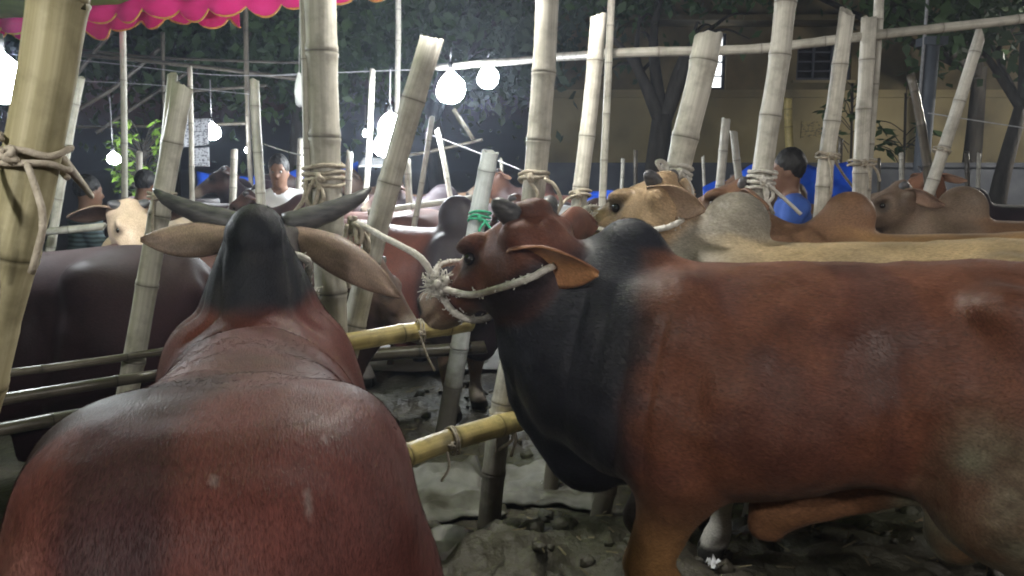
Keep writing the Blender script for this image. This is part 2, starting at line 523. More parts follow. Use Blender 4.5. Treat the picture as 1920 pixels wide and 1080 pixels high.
def surface(ev, lo, hi, h, smooth=1):
    lo = np.array(lo, float); hi = np.array(hi, float)
    B = 4
    nb = np.ceil((hi - lo) / (h * B)).astype(int) + 1
    cs = [lo[i] + (np.arange(nb[i]) * B + (B - 1) / 2) * h for i in range(3)]
    G = np.stack(np.meshgrid(*cs, indexing='ij'), -1).reshape(-1, 3).astype(np.float32)
    dc = np.concatenate([ev(G[s:s + 6000]) for s in range(0, len(G), 6000)]).reshape(nb)
    act = np.abs(dc) < h * B * 1.6
    D = np.repeat(np.repeat(np.repeat(dc, B, 0), B, 1), B, 2).astype(np.float32)
    am = np.repeat(np.repeat(np.repeat(act, B, 0), B, 1), B, 2)
    idx = np.argwhere(am)
    pts = (lo + idx * h).astype(np.float32)
    vals = np.empty(len(pts), np.float32)
    for s in range(0, len(pts), 16000):
        vals[s:s + 16000] = ev(pts[s:s + 16000])
    D[idx[:, 0], idx[:, 1], idx[:, 2]] = vals
    S = D < 0
    cnt = np.zeros(np.array(S.shape) - 1, np.int8)
    offs = [(a, b, c) for a in (0, 1) for b in (0, 1) for c in (0, 1)]
    for a, b, c in offs:
        cnt += S[a:S.shape[0] - 1 + a, b:S.shape[1] - 1 + b, c:S.shape[2] - 1 + c]
    cells = np.argwhere((cnt > 0) & (cnt < 8))
    cv = np.stack([D[cells[:, 0] + a, cells[:, 1] + b, cells[:, 2] + c] for a, b, c in offs], 1)
    pos = np.zeros((len(cells), 3)); num = np.zeros(len(cells))
    O = np.array(offs, float)
    for i in range(8):
        for j in range(i + 1, 8):
            if np.abs(O[i] - O[j]).sum() != 1: continue
            cr = (cv[:, i] < 0) != (cv[:, j] < 0)
            den = cv[:, i] - cv[:, j]
            t = np.where(cr, cv[:, i] / np.where(np.abs(den) < 1e-12, 1, den), 0)
            p = O[i] + (O[j] - O[i]) * t[:, None]
            pos += p * cr[:, None]; num += cr
    V = lo + (cells + pos / num[:, None]) * h
    ids = -np.ones(cnt.shape, np.int32)
    ids[cells[:, 0], cells[:, 1], cells[:, 2]] = np.arange(len(cells))
    Q = []
    n0, n1, n2 = S.shape
    for axis in range(3):
        sl0 = [slice(1, -1)] * 3; sl1 = [slice(1, -1)] * 3
        sl0[axis] = slice(0, -1); sl1[axis] = slice(1, None)
        A0 = S[tuple(sl0)]; A1 = S[tuple(sl1)]
        e = np.argwhere(A0 != A1)
        ins = A0[e[:, 0], e[:, 1], e[:, 2]]
        e = e + np.array([0 if i == axis else 1 for i in range(3)])
        u, v = (axis + 1) % 3, (axis + 2) % 3
        def cid(du, dv):
            c = e.copy(); c[:, u] += du; c[:, v] += dv
            return ids[c[:, 0], c[:, 1], c[:, 2]]
        q = np.stack([cid(-1, -1), cid(0, -1), cid(0, 0), cid(-1, 0)], 1)
        q[~ins] = q[~ins][:, ::-1]
        Q.append(q)
    Q = np.concatenate(Q)
    Q = Q[(Q >= 0).all(1)]
    for _ in range(smooth):
        acc = np.zeros_like(V); c = np.zeros(len(V))
        for i in range(4):
            a = Q[:, i]; b = Q[:, (i + 1) % 4]
            np.add.at(acc, a, V[b]); np.add.at(c, a, 1)
            np.add.at(acc, b, V[a]); np.add.at(c, b, 1)
        V = V * 0.45 + acc / np.maximum(c, 1)[:, None] * 0.55
    return V, Q

# ------------------------------------------------------------------ cattle
def unit(v):
    v = np.array(v, float)
    return v / np.linalg.norm(v)

HEAD_TAB = [  # f, top, bottom, half width, squareness
    (-0.06, -0.03, -0.15, 0.05, 2.0), (-0.02, 0.012, -0.20, 0.096, 2.2), (0.04, 0.030, -0.232, 0.112, 2.4), (0.10, 0.034, -0.240, 0.113, 2.5),
    (0.17, 0.026, -0.222, 0.108, 2.5), (0.25, 0.012, -0.185, 0.089, 2.5), (0.34, -0.004, -0.158, 0.076, 2.6),
    (0.42, -0.014, -0.155, 0.081, 2.7), (0.475, -0.026, -0.155, 0.079, 2.6), (0.505, -0.048, -0.138, 0.064, 2.2), (0.52, -0.075, -0.115, 0.03, 2.0)]

def ear_mesh(base, E, N, L, W, cin, cout, droop=0.0, mat=None, parent=None, bend=0.0):
    """cupped leaf of an ear with an inner and an outer skin"""
    E = unit(E); N = unit(np.array(N) - E * np.dot(N, E)); S = np.cross(E, N)
    nu, nv = 15, 11
    V, C = [], []
    for layer in (0, 1):
        for i in range(nu):
            u = i / (nu - 1)
            w = W * (0.42 + 0.58 * min(1, u / 0.4) ** 0.8) * (1 - max(0, (u - 0.45) / 0.55) ** 2.2) + 0.006
            phi = 1.55 - 0.85 * min(1, u * 1.6)
            c = np.array(base) + E * L * u + np.array((0, 0, -1)) * droop * u * u + S * bend * math.sin(u * math.pi)
            for j in range(nv):
                v = -1 + 2 * j / (nv - 1)
                off = S * (w * math.sin(v * phi) / max(math.sin(phi), 0.5)) - N * (w * 0.9 * (math.cos(v * phi) - math.cos(phi)))
                ripple = 0.006 * math.sin(7 * u + 3 * v) * u
                p = c + off + N * (ripple + (0.0055 if layer == 0 else -0.0055) * (1 - 0.5 * u))
                V.append(p)
                t = 0.35 * abs(v) + 0.2 * random.random()
                C.append(np.array(cin) * (1 - t) + np.array(cout) * t if layer == 0 else np.array(cout) * (0.85 + 0.3 * random.random()))
    Fc = []
    n = nu * nv
    for i in range(nu - 1):
        for j in range(nv - 1):
            a = i * nv + j
            Fc.append((a, a + 1, a + nv + 1, a + nv))
            Fc.append((n + a, n + a + nv, n + a + nv + 1, n + a + 1))
    for i in range(nu - 1):
        for j in (0, nv - 1):
            a = i * nv + j
            Fc.append((a, a + nv, n + a + nv, n + a) if j == 0 else (a, n + a, n + a + nv, a + nv))
    for j in range(nv - 1):
        for i in (0, nu - 1):
            a = i * nv + j
            Fc.append((a, n + a, n + a + 1, a + 1) if i == 0 else (a, a + 1, n + a + 1, n + a))
    return mesh_obj('ear', V, Fc, mat or M['coat'], parent, True, np.array(C))

def bull(label, loc, yaw, s, h, poll, muzzle, coat, hump=(0.14, 0.16, 0.115), roll=0.0, horn=(0.07, 0.0), ear=None, belly=0.44, width=1.0,
         legs=True, neckdeep=1.0, dewlap=0.09, feet=None, group='cattle tied in the pens', folds=0.0, sheath=True, tail=True, head_s=1.0, back=0.0, cat='bull', name='bull', humpx=0.42, earin=(0.42, 0.24, 0.15), crest=0.0, fx=0.0, tailz=0.0, rx=0.0, hook=1.0, torso=None, uneven=0.0, wrinkle=0.0, tuck=0.0, mat='coat', asym=0.14, dlap=0.0, hk=0.035, hair=None):
    F = Field()
    w = width
    bz = back
    F.add(f_loft(torso or [
        (-0.845, 1.04, 0.93, 0.05, 2.0), (-0.80, 1.15, 0.78, 0.16 * w, 2.2), (-0.70, 1.215, 0.68, 0.225 * w, 2.3), (-0.56, 1.235, 0.62, 0.262 * w, 2.35),
        (-0.42, 1.232, 0.58, 0.276 * w, 2.3), (-0.25, 1.215, 0.53 + tuck, 0.283 * w, 2.25), (-0.05, 1.205 + bz, belly + 0.03, 0.318 * w, 2.15), (0.15, 1.205 + bz, belly, 0.325 * w, 2.1),
        (0.32, 1.215, belly + 0.01, 0.298 * w, 2.1), (0.48, 1.21, belly + 0.04, 0.262 * w, 2.1), (0.59, 1.15, belly + 0.12, 0.215 * w, 2.1), (0.68, 1.06, 0.68, 0.15, 2.0), (0.74, 0.96, 0.78, 0.07, 2.0)], asym=asym), 0.03)
    # hump over the withers, heavy at the top and overhanging behind
    hh, hl, hw = hump[:3]; hb, ht = hump[3:] if len(hump) > 3 else (1.02, 0.78)
    hx = humpx
    F.add(f_ell((hx + 0.05, 0, 1.10), (hl * 1.25, hw * 1.35, 0.12)), 0.06)
    F.add(f_cap((hx + 0.05, 0, 1.12), (hx - 0.02, 0, 1.21 + hh - hl * ht), hl * hb, hl * ht, hw / hl), hk)
    # hip bones, pin bones, thighs, shoulder
    for sy in (-1, 1):
        F.add(f_ell((-0.44 + rx * .5, sy * (0.17 + 0.045 * hook) * w, 1.115 + 0.02 * hook), (0.075, 0.062, 0.055)), 0.08)
        F.add(f_cap((-0.45 + rx, sy * 0.225 * w, 1.06), (-0.60 + rx, sy * 0.205, 0.72), 0.045, 0.07), 0.11)
        F.add(f_ell((-0.79, sy * 0.10, 1.06), (0.05, 0.045, 0.05)), 0.07)
        F.add(f_ell((-0.56 + rx, sy * 0.165, 0.86), (0.20, 0.145, 0.31)), 0.09)
        F.add(f_ell((0.42 + fx, sy * 0.170 * w, 0.88), (0.14, 0.115, 0.29), ), 0.07)
        F.sub(f_ell((-0.27, sy * 0.375 * w, 1.03), (0.09, 0.095, 0.10)), 0.09)
        F.sub(f_ell((-0.30, sy * 0.40 * w, 0.80), (0.035, 0.12, 0.22)), 0.09)
        F.sub(f_ell((0.24, sy * 0.40 * w, 0.80), (0.03, 0.08, 0.25)), 0.09)
    # neck
    P0 = np.array(poll, float); Mz = np.array(muzzle, float)
    Fd = unit(Mz - P0)
    up0 = np.array((0, 0, 1.0)); U = unit(up0 - Fd * np.dot(up0, Fd))
    Lt = np.cross(U, Fd)
    U, Lt = U * math.cos(roll) + Lt * math.sin(roll), Lt * math.cos(roll) - U * math.sin(roll)
    hs = head_s * np.linalg.norm(Mz - P0) / 0.51 if head_s > 0 else 1.0
    nb = np.array((0.49, 0, 0.95)); ne = P0 - U * 0.135 * hs + Fd * 0.05
    mid = (nb + ne) / 2 + np.array((0.015, 0, -0.045))
    F.add(f_cap(nb + (0, 0, -0.02), mid + (0, 0, -0.03), 0.245 * neckdeep, 0.175 * neckdeep, 0.72), 0.10)
    F.add(f_cap(mid + (0, 0, -0.03), ne, 0.165 * neckdeep, 0.098, 0.80), 0.06)
    if crest: F.add(f_cap(np.array((hx + 0.06, 0, 1.14)), ne + U * 0.05, 0.09 * crest, 0.07 * crest, 0.75), 0.06)
    # dewlap
    th = P0 + Fd * 0.13 * hs - U * 0.22 * hs
    d1 = np.array((0.665, 0, 0.74 + dlap * .6)); d2 = np.array((0.54, 0, 0.52 + dlap)); d3 = np.array((0.36, 0, belly + 0.02))
    md = (th + d1) / 2 + np.array((-0.01, 0, -0.02))
    F.add(f_cap(th, md, 0.05, dewlap * 0.9, 0.36), 0.06)
    F.add(f_cap(md, d1, dewlap * 0.9, dewlap * 1.2, 0.32), 0.05)
    F.add(f_cap(d1, d2, dewlap * 1.2, dewlap * 1.3, 0.30), 0.05)
    F.add(f_cap(d2, d3, dewlap * 1.2, 0.04, 0.36), 0.06)
    # head
    H = Field()
    hp = lambda f, l, u: P0 + (Fd * f + Lt * l + U * u) * hs
    tab = [(a * hs, b * hs, c * hs, d * hs, e) for a, b, c, d, e in HEAD_TAB]
    H.add(f_loft(tab, P0, (Fd, Lt, U)), 0.03)
    rotm = np.stack([Fd, Lt, U], 1).astype(np.float32)
    for sy in (-1, 1):
        H.add(f_ell(hp(0.165, sy * 0.090, 0.008), np.array((0.055, 0.030, 0.026)) * hs, rotm), 0.03)
        H.add(f_ell(hp(0.075, sy * 0.070, -0.130), np.array((0.10, 0.048, 0.085)) * hs, rotm), 0.04)
        H.add(f_ell(hp(0.21, sy * 0.092, -0.078), np.array((0.09, 0.020, 0.020)) * hs, rotm), 0.04)
        H.add(f_ell(hp(-0.005, sy * 0.098, -0.05), np.array((0.035, 0.04, 0.035)) * hs, rotm), 0.04)
        H.sub(f_ell(hp(0.185, sy * 0.115, -0.036), np.array((0.030, 0.020, 0.021)) * hs, rotm), 0.015)
        H.add(f_ell(hp(0.475, sy * 0.048, -0.052), np.array((0.032, 0.026, 0.026)) * hs, rotm), 0.02)
        H.sub(f_ell(hp(0.500, sy * 0.050, -0.055), np.array((0.020, 0.011, 0.015)) * hs, rotm), 0.008)
        H.sub(f_cap(hp(0.36, sy * 0.088, -0.112), hp(0.51, sy * 0.064, -0.118), 0.007 * hs, 0.009 * hs), 0.012)
    H.add(f_ell(hp(0.45, 0, -0.125), np.array((0.05, 0.055, 0.028)) * hs, rotm), 0.02)
    H.add(f_ell(hp(-0.01, 0, 0.015), np.array((0.05, 0.065, 0.03)) * hs, rotm), 0.04)
    headf = lambda P: H.ev(P)
    hc_ = P0 + Fd * 0.2 * hs - U * 0.1 * hs
    headf.bb = (hc_ - 0.42 * hs, hc_ + 0.42 * hs)
    F.add(headf, 0.045)
    # legs
    fo = feet or {}
    lf = []
    for key, sy in (('fl', 1), ('fr', -1)):
        dx, dy = fo.get(key, (0, 0))
        y = sy * 0.155 * w
        dx += fx
        ch = [(0.43 + fx, y, 0.80, 0.125), (0.40 + fx * .75 + dx * .25, y, 0.62, 0.098), (0.425 + dx * .6, y * .98 + dy * .5, 0.345, 0.057), (0.42 + dx * .9, y * .97 + dy * .9, 0.27, 0.040), (0.42 + dx, y * .95 + dy, 0.13, 0.036), (0.435 + dx, y * .95 + dy, 0.085, 0.046), (0.455 + dx, y * .95 + dy, 0.028, 0.058)]
        lf.append(ch)
    for key, sy in (('hl', 1), ('hr', -1)):
        dx, dy = fo.get(key, (0, 0))
        y = sy * 0.175 * w
        dx += rx
        ch = [(-0.52 + rx, y, 0.86, 0.17), (-0.40 + rx * .8 + dx * .2, y * 1.1, 0.64, 0.125), (-0.56 + dx * .5, y * 1.02, 0.50, 0.072), (-0.665 + dx * .7, y + dy * .5, 0.435, 0.058), (-0.645 + dx * .85, y + dy * .8, 0.33, 0.043), (-0.60 + dx, y + dy, 0.13, 0.038), (-0.585 + dx, y + dy, 0.085, 0.048), (-0.56 + dx, y + dy, 0.028, 0.060)]
        lf.append(ch)
    if legs:
        for ch in lf:
            for a, b in zip(ch[:-1], ch[1:]):
                F.add(f_cap(a[:3], b[:3], a[3], b[3]), 0.035 if a[2] < 0.6 else 0.07)
            F.sub(f_ell((ch[-1][0] + 0.05, ch[-1][1], 0.01), (0.05, 0.006, 0.05)), 0.01)
    if sheath:
        F.add(f_cap((-0.36, 0, belly + 0.05), (-0.04, 0, belly - 0.02), 0.04, 0.07, 0.5), 0.03)
        F.add(f_cap((-0.04, 0, belly - 0.02), (0.0, 0, belly - 0.10), 0.06, 0.032, 0.6), 0.03)
        F.add(f_cap((-0.50, 0, 0.62), (-0.49, 0, 0.46), 0.055, 0.075, 0.9), 0.05)
    if tail:
        tl = [(-0.80, 0, 1.10 - tailz, 0.035), (-0.87, 0.005, 0.98 - tailz * .5, 0.028), (-0.90, 0.01, 0.80, 0.020), (-0.90, 0.02, 0.52, 0.016), (-0.90, 0.02, 0.42, 0.035), (-0.90, 0.025, 0.24, 0.014)]
        for a, b in zip(tl[:-1], tl[1:]):
            F.add(f_cap(a[:3], b[:3], a[3], b[3]), 0.03)

    def ev(P):
        d = F.ev(P)
        if folds:
            # loose skin: upright wrinkles over shoulder and neck, faint ribs
            x, z = P[:, 0], P[:, 2]
            m = sstep(0.16, 0.28, x) * (1 - sstep(0.52, 0.66, x)) * sstep(0.55, 0.7, z) * (1 - sstep(1.05, 1.2, z))
            d = d + folds * m * np.maximum(0, np.sin((x + 0.10 * z) * 82 + 1.4 * np.sin(z * 5.5)) - 0.25) * (0.6 + 0.4 * np.sin(z * 9 + x * 20))
            m2 = sstep(-0.25, -0.1, x) * (1 - sstep(0.15, 0.25, x)) * sstep(0.6, 0.7, z) * (1 - sstep(0.95, 1.1, z))
            d = d + folds * 0.22 * m2 * np.sin((x + 0.22 * z) * 62)
        if wrinkle:
            x, z = P[:, 0], P[:, 2]
            m = sstep(0.18, 0.26, x) * (1 - sstep(0.40, 0.50, x)) * sstep(1.12, 1.18, z)
            d = d + wrinkle * m * np.maximum(0, np.sin((x - 0.35 * (z - 1.2)) * 78 + 2.2 * P[:, 1]) - 0.3)
        if uneven:
            near = np.abs(d) < 0.05
            if near.any():
                Pn = P[near]
                d = d.copy()
                d[near] += (uneven * (noise3(Pn, 3.2, 41) + 0.55 * noise3(Pn, 7.5, 42) + 0.22 * noise3(Pn, 19, 43))).astype(np.float32)
        return d

    lo = np.array((min(-0.98, Mz[0] - .2), min(-0.42 * w, Mz[1] - .22, P0[1] - .22), -0.02)); hi = np.array((max(0.95, Mz[0] + 0.16, P0[0] + .2), max(0.42 * w, Mz[1] + .22, P0[1] + .22), max(1.30 + hh, P0[2] + 0.15, Mz[2] + .2)))
    V, Q = surface(ev, lo - 0.03, hi + 0.03, h / s)
    hl_ = ((V - P0) @ rotm) / hs
    hd = H.ev(V.astype(np.float32))
    cols = coat(V, hl_, hd)
    root = empty(name, loc, yaw, s)
    tag(root, label, cat, group)
    body = np_mesh_obj('body', V, Q, M[mat], root, cols)
    if hair:
        hair_coat(body, V, Q, cols, root, hair, M[mat])
    # eyes, horns, ears
    for sy in (-1, 1):
        c = hp(0.183, sy * 0.0935, -0.036)
        sv, sf = sphere_data(c, 0.0195 * hs, 12, 9)
        mesh_obj('eye', sv, sf, M['eye'], root)
        hlen, hcurl = horn[:2]; rise = horn[2] if len(horn) > 2 else 0.45
        if hlen > 0:
            b0 = hp(0.0, sy * 0.068, 0.005)
            od = unit(Lt * sy * 0.9 + U * rise - Fd * 0.1)
            pth = [Vector(b0), Vector(b0 + od * hlen * 0.4 * hs), Vector(b0 + od * hlen * 0.75 * hs + (U * hcurl * 0.35 - Fd * hcurl * 0.1) * hs), Vector(b0 + od * hlen * 0.92 * hs + (U * hcurl - Fd * hcurl * 0.2) * hs)]
            pp = catmull(pth, 5)
            n = len(pp) - 1
            r0 = (0.034 if hlen < 0.15 else 0.047) * hs
            rr = [r0 * (1 - (i / n) ** 1.7 * 0.86) * (1 + 0.04 * math.sin(i * 2.4)) for i in range(n + 1)]
            mesh_obj('horn', *tube_data(pp, rr, 12), M['horn'], root)
        e = ear[0] if (ear and sy > 0) else (ear[1] if ear else None)
        if e is None:
            e = dict(E=Lt * sy * 0.85 - Fd * 0.35 - U * 0.25, N=Fd * 0.8 - U * 0.3, L=0.27, W=0.062)
        E = np.array(e['E'], float); N = np.array(e['N'], float)
        if e.get('frame') == 'head':
            E = Fd * E[0] + Lt * E[1] + U * E[2]; N = Fd * N[0] + Lt * N[1] + U * N[2]
        cb = coat(np.array([hp(0.0, sy * 0.10, -0.05)]), np.array([[0.0, sy * .1, -.05]]), np.array([0.0]))[0]
        ear_mesh(hp(0.005, sy * 0.112, -0.050 + e.get('du', 0.0)) - unit(E) * 0.03, E, N, e['L'] * hs, e['W'] * hs, e.get('cin', earin), e.get('cout', cb), e.get('droop', 0.02), None, root, e.get('bend', 0.0))
    root['headpts'] = 1
    del root['headpts']
    return root, hp

def hair_coat(body, V, Q, cols, root, spec, mat):
    """short hair lying back along the hide: one thin blade a hair"""
    n, ln, wd, keep = spec
    g = np.random.default_rng(n)
    N = np.empty(len(V) * 3, np.float32)
    body.data.vertices.foreach_get('normal', N)
    N = N.reshape(-1, 3)
    qi = Q[keep(V[Q].mean(1))]
    qi = qi[g.integers(0, len(qi), n)]
    a, b = g.random((n, 1)), g.random((n, 1))
    def bil(A):
        return (A[qi[:, 0]] * (1 - a) + A[qi[:, 1]] * a) * (1 - b) + (A[qi[:, 3]] * (1 - a) + A[qi[:, 2]] * a) * b
    P = bil(V); Nn = bil(N); C = bil(cols)
    Nn /= np.linalg.norm(Nn, axis=1)[:, None] + 1e-9
    sw = noise3(P, 6.0, 71)[:, None]; s2 = noise3(P, 17.0, 72)[:, None]
    fl = np.tile(np.array((-1.0, 0, -0.45)), (n, 1)) + np.concatenate([0 * sw, 0.5 * sw, 0.5 * s2], 1) + g.normal(0, 0.16, (n, 3))
    fl -= Nn * (fl * Nn).sum(1)[:, None]
    fl /= np.linalg.norm(fl, axis=1)[:, None] + 1e-9
    sd = np.cross(Nn, fl) + Nn * g.normal(0, 0.10, (n, 1))
    L = ln * g.uniform(0.6, 1.3, (n, 1))
    base = P - Nn * 0.0008
    W = np.stack([base - sd * wd, base + sd * wd, base + fl * L + Nn * (L * g.uniform(0.10, 0.26, (n, 1)))], 1).reshape(-1, 3)
    cc = np.repeat(C * g.uniform(0.72, 1.34, (n, 1)), 3, 0)
    me = bpy.data.meshes.new('hair')
    me.vertices.add(n * 3); me.loops.add(n * 3); me.polygons.add(n)
    me.vertices.foreach_set('co', W.astype(np.float32).ravel())
    me.loops.foreach_set('vertex_index', np.arange(n * 3, dtype=np.int32))
    me.polygons.foreach_set('loop_start', np.arange(0, n * 3, 3, dtype=np.int32))
    at_ = me.color_attributes.new('coat', 'FLOAT_COLOR', 'POINT')
    c4 = np.ones((n * 3, 4), np.float32); c4[:, :3] = cc
    at_.data.foreach_set('color', c4.ravel())
    me.update(calc_edges=True)
    o = bpy.data.objects.new('hair', me)
    COL.objects.link(o); o.parent = root
    me.materials.append(mat)
    o['kind'] = 'stuff'
    return o

def sphere_data(c, r, nu=10, nv=8):
    V, Fc = [], []
    c = np.array(c)
    rr = np.array(r if hasattr(r, '__len__') else (r, r, r))
    for j in range(1, nv):
        t = math.pi * j / nv
        for i in range(nu):
            a = 2 * math.pi * i / nu
            V.append(c + rr * np.array((math.sin(t) * math.cos(a), math.sin(t) * math.sin(a), math.cos(t))))
    top = len(V); V.append(c + rr * np.array((0, 0, 1))); bot = len(V); V.append(c - rr * np.array((0, 0, 1)))
    for j in range(nv - 2):
        for i in range(nu):
            k = (i + 1) % nu
            Fc.append((j * nu + i, (j + 1) * nu + i, (j + 1) * nu + k, j * nu + k))
    for i in range(nu):
        k = (i + 1) % nu
        Fc.append((top, i, k)); Fc.append((bot, (nv - 2) * nu + k, (nv - 2) * nu + i))
    return V, Fc

def coat_fn(base, dark=None, dark_x=(0.36, 0.52), dark_hump=1.0, head=None, legc=None, bellyc=None, muzzle=(0.30, 0.24, 0.18), dung=0.0, sock=None, back=None, seed=1, nose=(0.02, 0.018, 0.018), dark_slope=0.0, sidec=None, humpx=0.42, far_dark=False, rump_shade=None, marks=(), dust=0.0, jaw=False):
    base = np.array(base)
    def fn(V, hl, hd):
        n1 = noise3(V, 5, seed)[:, None]; n2 = noise3(V, 14, seed + 3)[:, None]; n3 = noise3(V, 40, seed + 5)[:, None]
        x, y, z = V[:, 0:1], V[:, 1:2], V[:, 2:3]
        C = np.tile(base, (len(V), 1)) * (1 + 0.16 * n1 + 0.06 * n3)
        mix = lambda A, c, m: A * (1 - m) + np.array(c) * m
        if back is not None:
            C = mix(C, back, sstep(1.06, 1.2, z + 0.05 * n1) * 0.85)
        if sidec is not None:
            C = mix(C, sidec, np.clip(sstep(0.0, 0.5, n1 + 0.5 * n2) * 0.7, 0, 1))
        if bellyc is not None:
            C = mix(C, bellyc, (1 - sstep(0.48, 0.72, z + 0.06 * n1)) * 0.9)
        if dark is not None:
            m = sstep(dark_x[0], dark_x[1], x + dark_slope * (z - 0.9) + 0.05 * n1 + 0.015 * n2)
            hm = sstep(1.195, 1.255, z + 0.02 * n2) * sstep(humpx - 0.32, humpx - 0.14, x) * dark_hump
            m = np.maximum(m, hm)
            C = mix(C, dark, m)
        if legc is not None:
            C = mix(C, legc, (1 - sstep(0.36, 0.60, z + 0.07 * n1)) * 0.9 * sstep(0.05, 0.10, np.abs(y)))
        if sock is not None:
            C = mix(C, sock, (1 - sstep(0.12, 0.26, z + 0.04 * n1)) * 0.9)
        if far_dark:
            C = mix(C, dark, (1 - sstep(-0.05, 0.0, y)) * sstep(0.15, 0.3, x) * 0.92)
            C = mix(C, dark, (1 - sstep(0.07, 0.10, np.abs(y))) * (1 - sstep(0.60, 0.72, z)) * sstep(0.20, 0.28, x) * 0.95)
        if rump_shade is not None:  # shade on the rump, left of the spine, put into the coat colour
            C = mix(C, rump_shade, (1 - sstep(0.05, 0.12, np.abs(y - 0.085 + 0.05 * n1))) * (1 - sstep(-0.38, -0.22, x)) * 0.9)
        hw = 1 - sstep(0.0, 0.05, hd)[:, None]
        hw = hw * sstep(-0.13, -0.06, hl[:, 0:1])
        hc = np.array(head if head is not None else base)
        C = mix(C, hc * (1 + 0.2 * n1 + 0.08 * n2), hw)
        f, l, u = hl[:, 0:1], np.abs(hl[:, 1:2]), hl[:, 2:3]
        if jaw:
            C = mix(C, dark, (1 - sstep(-0.17, -0.13, u + 0.02 * n2)) * (1 - sstep(0.20, 0.30, f)) * hw * 0.9)
        # eye patch, muzzle, nose
        ed = np.sqrt((f - 0.185) ** 2 + (l - 0.105) ** 2 + (u + 0.036) ** 2)
        C = mix(C, hc * 0.28, (1 - sstep(0.028, 0.075, ed)) * hw * 0.92)
        C = mix(C, muzzle, sstep(0.34, 0.43, f + 0.02 * n2) * hw * 0.85)
        C = mix(C, nose, sstep(0.462, 0.482, f) * sstep(-0.10, -0.085, u) * hw)
        C = mix(C, (0.01, 0.008, 0.008), (1 - sstep(0.016, 0.026, np.sqrt((f - 0.50) ** 2 + (l - 0.050) ** 2 + (u + 0.055) ** 2))) * hw)
        if dust:
            C = mix(C, (0.20, 0.165, 0.14), np.clip(sstep(0.05, 0.75, n1 * 0.7 + n2 * 0.6) * dust * sstep(0.5, 1.1, z), 0, 1))
        for mx_, my_, rl, rw in marks:
            dd = np.sqrt(((x - mx_) / rl) ** 2 + ((y - my_) / rw) ** 2)
            C = mix(C, (0.42, 0.37, 0.34), (1 - sstep(0.4, 1.1, dd + 0.4 * n3)) * (z > 0.8) * 0.32)
        # hooves
        C = mix(C, (0.03, 0.028, 0.025), 1 - sstep(0.055, 0.07, z))
        # mud and dung caked on the lower hind quarter
        if dung:
            dm = (1 - sstep(-0.42, -0.29, x + 0.30 * (z - 0.7) + 0.05 * n1)) * (1 - sstep(0.68, 0.96, z + 0.1 * n1 + 0.03 * n2)) * dung
            dm = np.clip(dm * (0.75 + 0.5 * n2), 0, 1)
            C = mix(C, np.array((0.18, 0.18, 0.125)) * (1 + 0.5 * n3 + 0.3 * n2), dm)
        return np.clip(C, 0.002, 1).astype(np.float32)
    return fn
# ------------------------------------------------------------------ ground
MOUND = at(915, 1000, 3.29)
def ground_z(X, Y):
    P = np.stack([X, Y, np.zeros_like(X)], 1)
    near = 1 - sstep(7.0, 11.0, np.hypot(X, Y - 3.0))
    z = noise3(P, 1.3, 11) * 0.035 + noise3(P, 3.7, 12) * 0.028
    z += (np.abs(noise3(P, 9.0, 13)) - 0.3) * 0.036 + noise3(P, 21.0, 14) * 0.010
    # hoof prints
    h = noise3(P, 6.0, 15)
    z -= np.maximum(0, h - 0.45) * 0.09
    z = z * near
    m = np.hypot((X - MOUND.x) * 0.9, Y - MOUND.y + 0.28)
    z += 0.12 * np.exp(-(m / 0.28) ** 2) * (1 + 0.35 * noise3(P, 7.0, 21) + 0.3 * noise3(P, 16.0, 22))
    m = np.hypot(X - 0.42, (Y - 2.95) * 1.2)
    z += 0.07 * np.exp(-(m / 0.30) ** 2)
    return z

def build_ground():
    xs = np.concatenate([[-160, -80, -40, -20, -12, -9, -7], np.arange(-5.5, -2.2, 0.12), np.arange(-2.2, 3.2, 0.026), np.arange(3.2, 6.5, 0.12), [7, 9, 12, 20, 40, 80, 160]])
    ys = np.concatenate([[-40, -20, -10, -6, -3, -1], np.arange(0, 1.6, 0.12), np.arange(1.6, 5.6, 0.026), np.arange(5.6, 9, 0.07), np.arange(9, 13, 0.3), [14, 16, 18, 22, 30, 50, 100, 200, 300]])
    X, Yg = np.meshgrid(xs, ys, indexing='ij')
    Z = ground_z(X.ravel(), Yg.ravel())
    V = np.stack([X.ravel(), Yg.ravel(), Z], 1)
    nx, ny = len(xs), len(ys)
    I = np.arange(nx * ny).reshape(nx, ny)
    Q = np.stack([I[:-1, :-1], I[1:, :-1], I[1:, 1:], I[:-1, 1:]], -1).reshape(-1, 4)
    o = np_mesh_obj('ground', V, Q, M['mud'])
    tag(o, kind='structure')
    # pale concrete strip behind the pens
    a, b = at(640, 700, 5.9), at(900, 690, 6.0)
    V, Fc = [], []
    n = 30
    for i in range(n + 1):
        x = -5.0 + 7.0 * i / n
        for yy in (6.0 + 0.05 * math.sin(i * 1.3), 7.0, 8.4 + 0.1 * math.sin(i * 0.9)):
            V.append((x, yy, 0.035 + 0.004 * math.sin(i * 2.1 + yy)))
    for i in range(n):
        for j in range(2):
            a = i * 3 + j
            Fc.append((a, a + 3, a + 4, a + 1))
    o = mesh_obj('path', V, Fc, M['concrete'])
    tag(o, kind='structure')

build_ground()

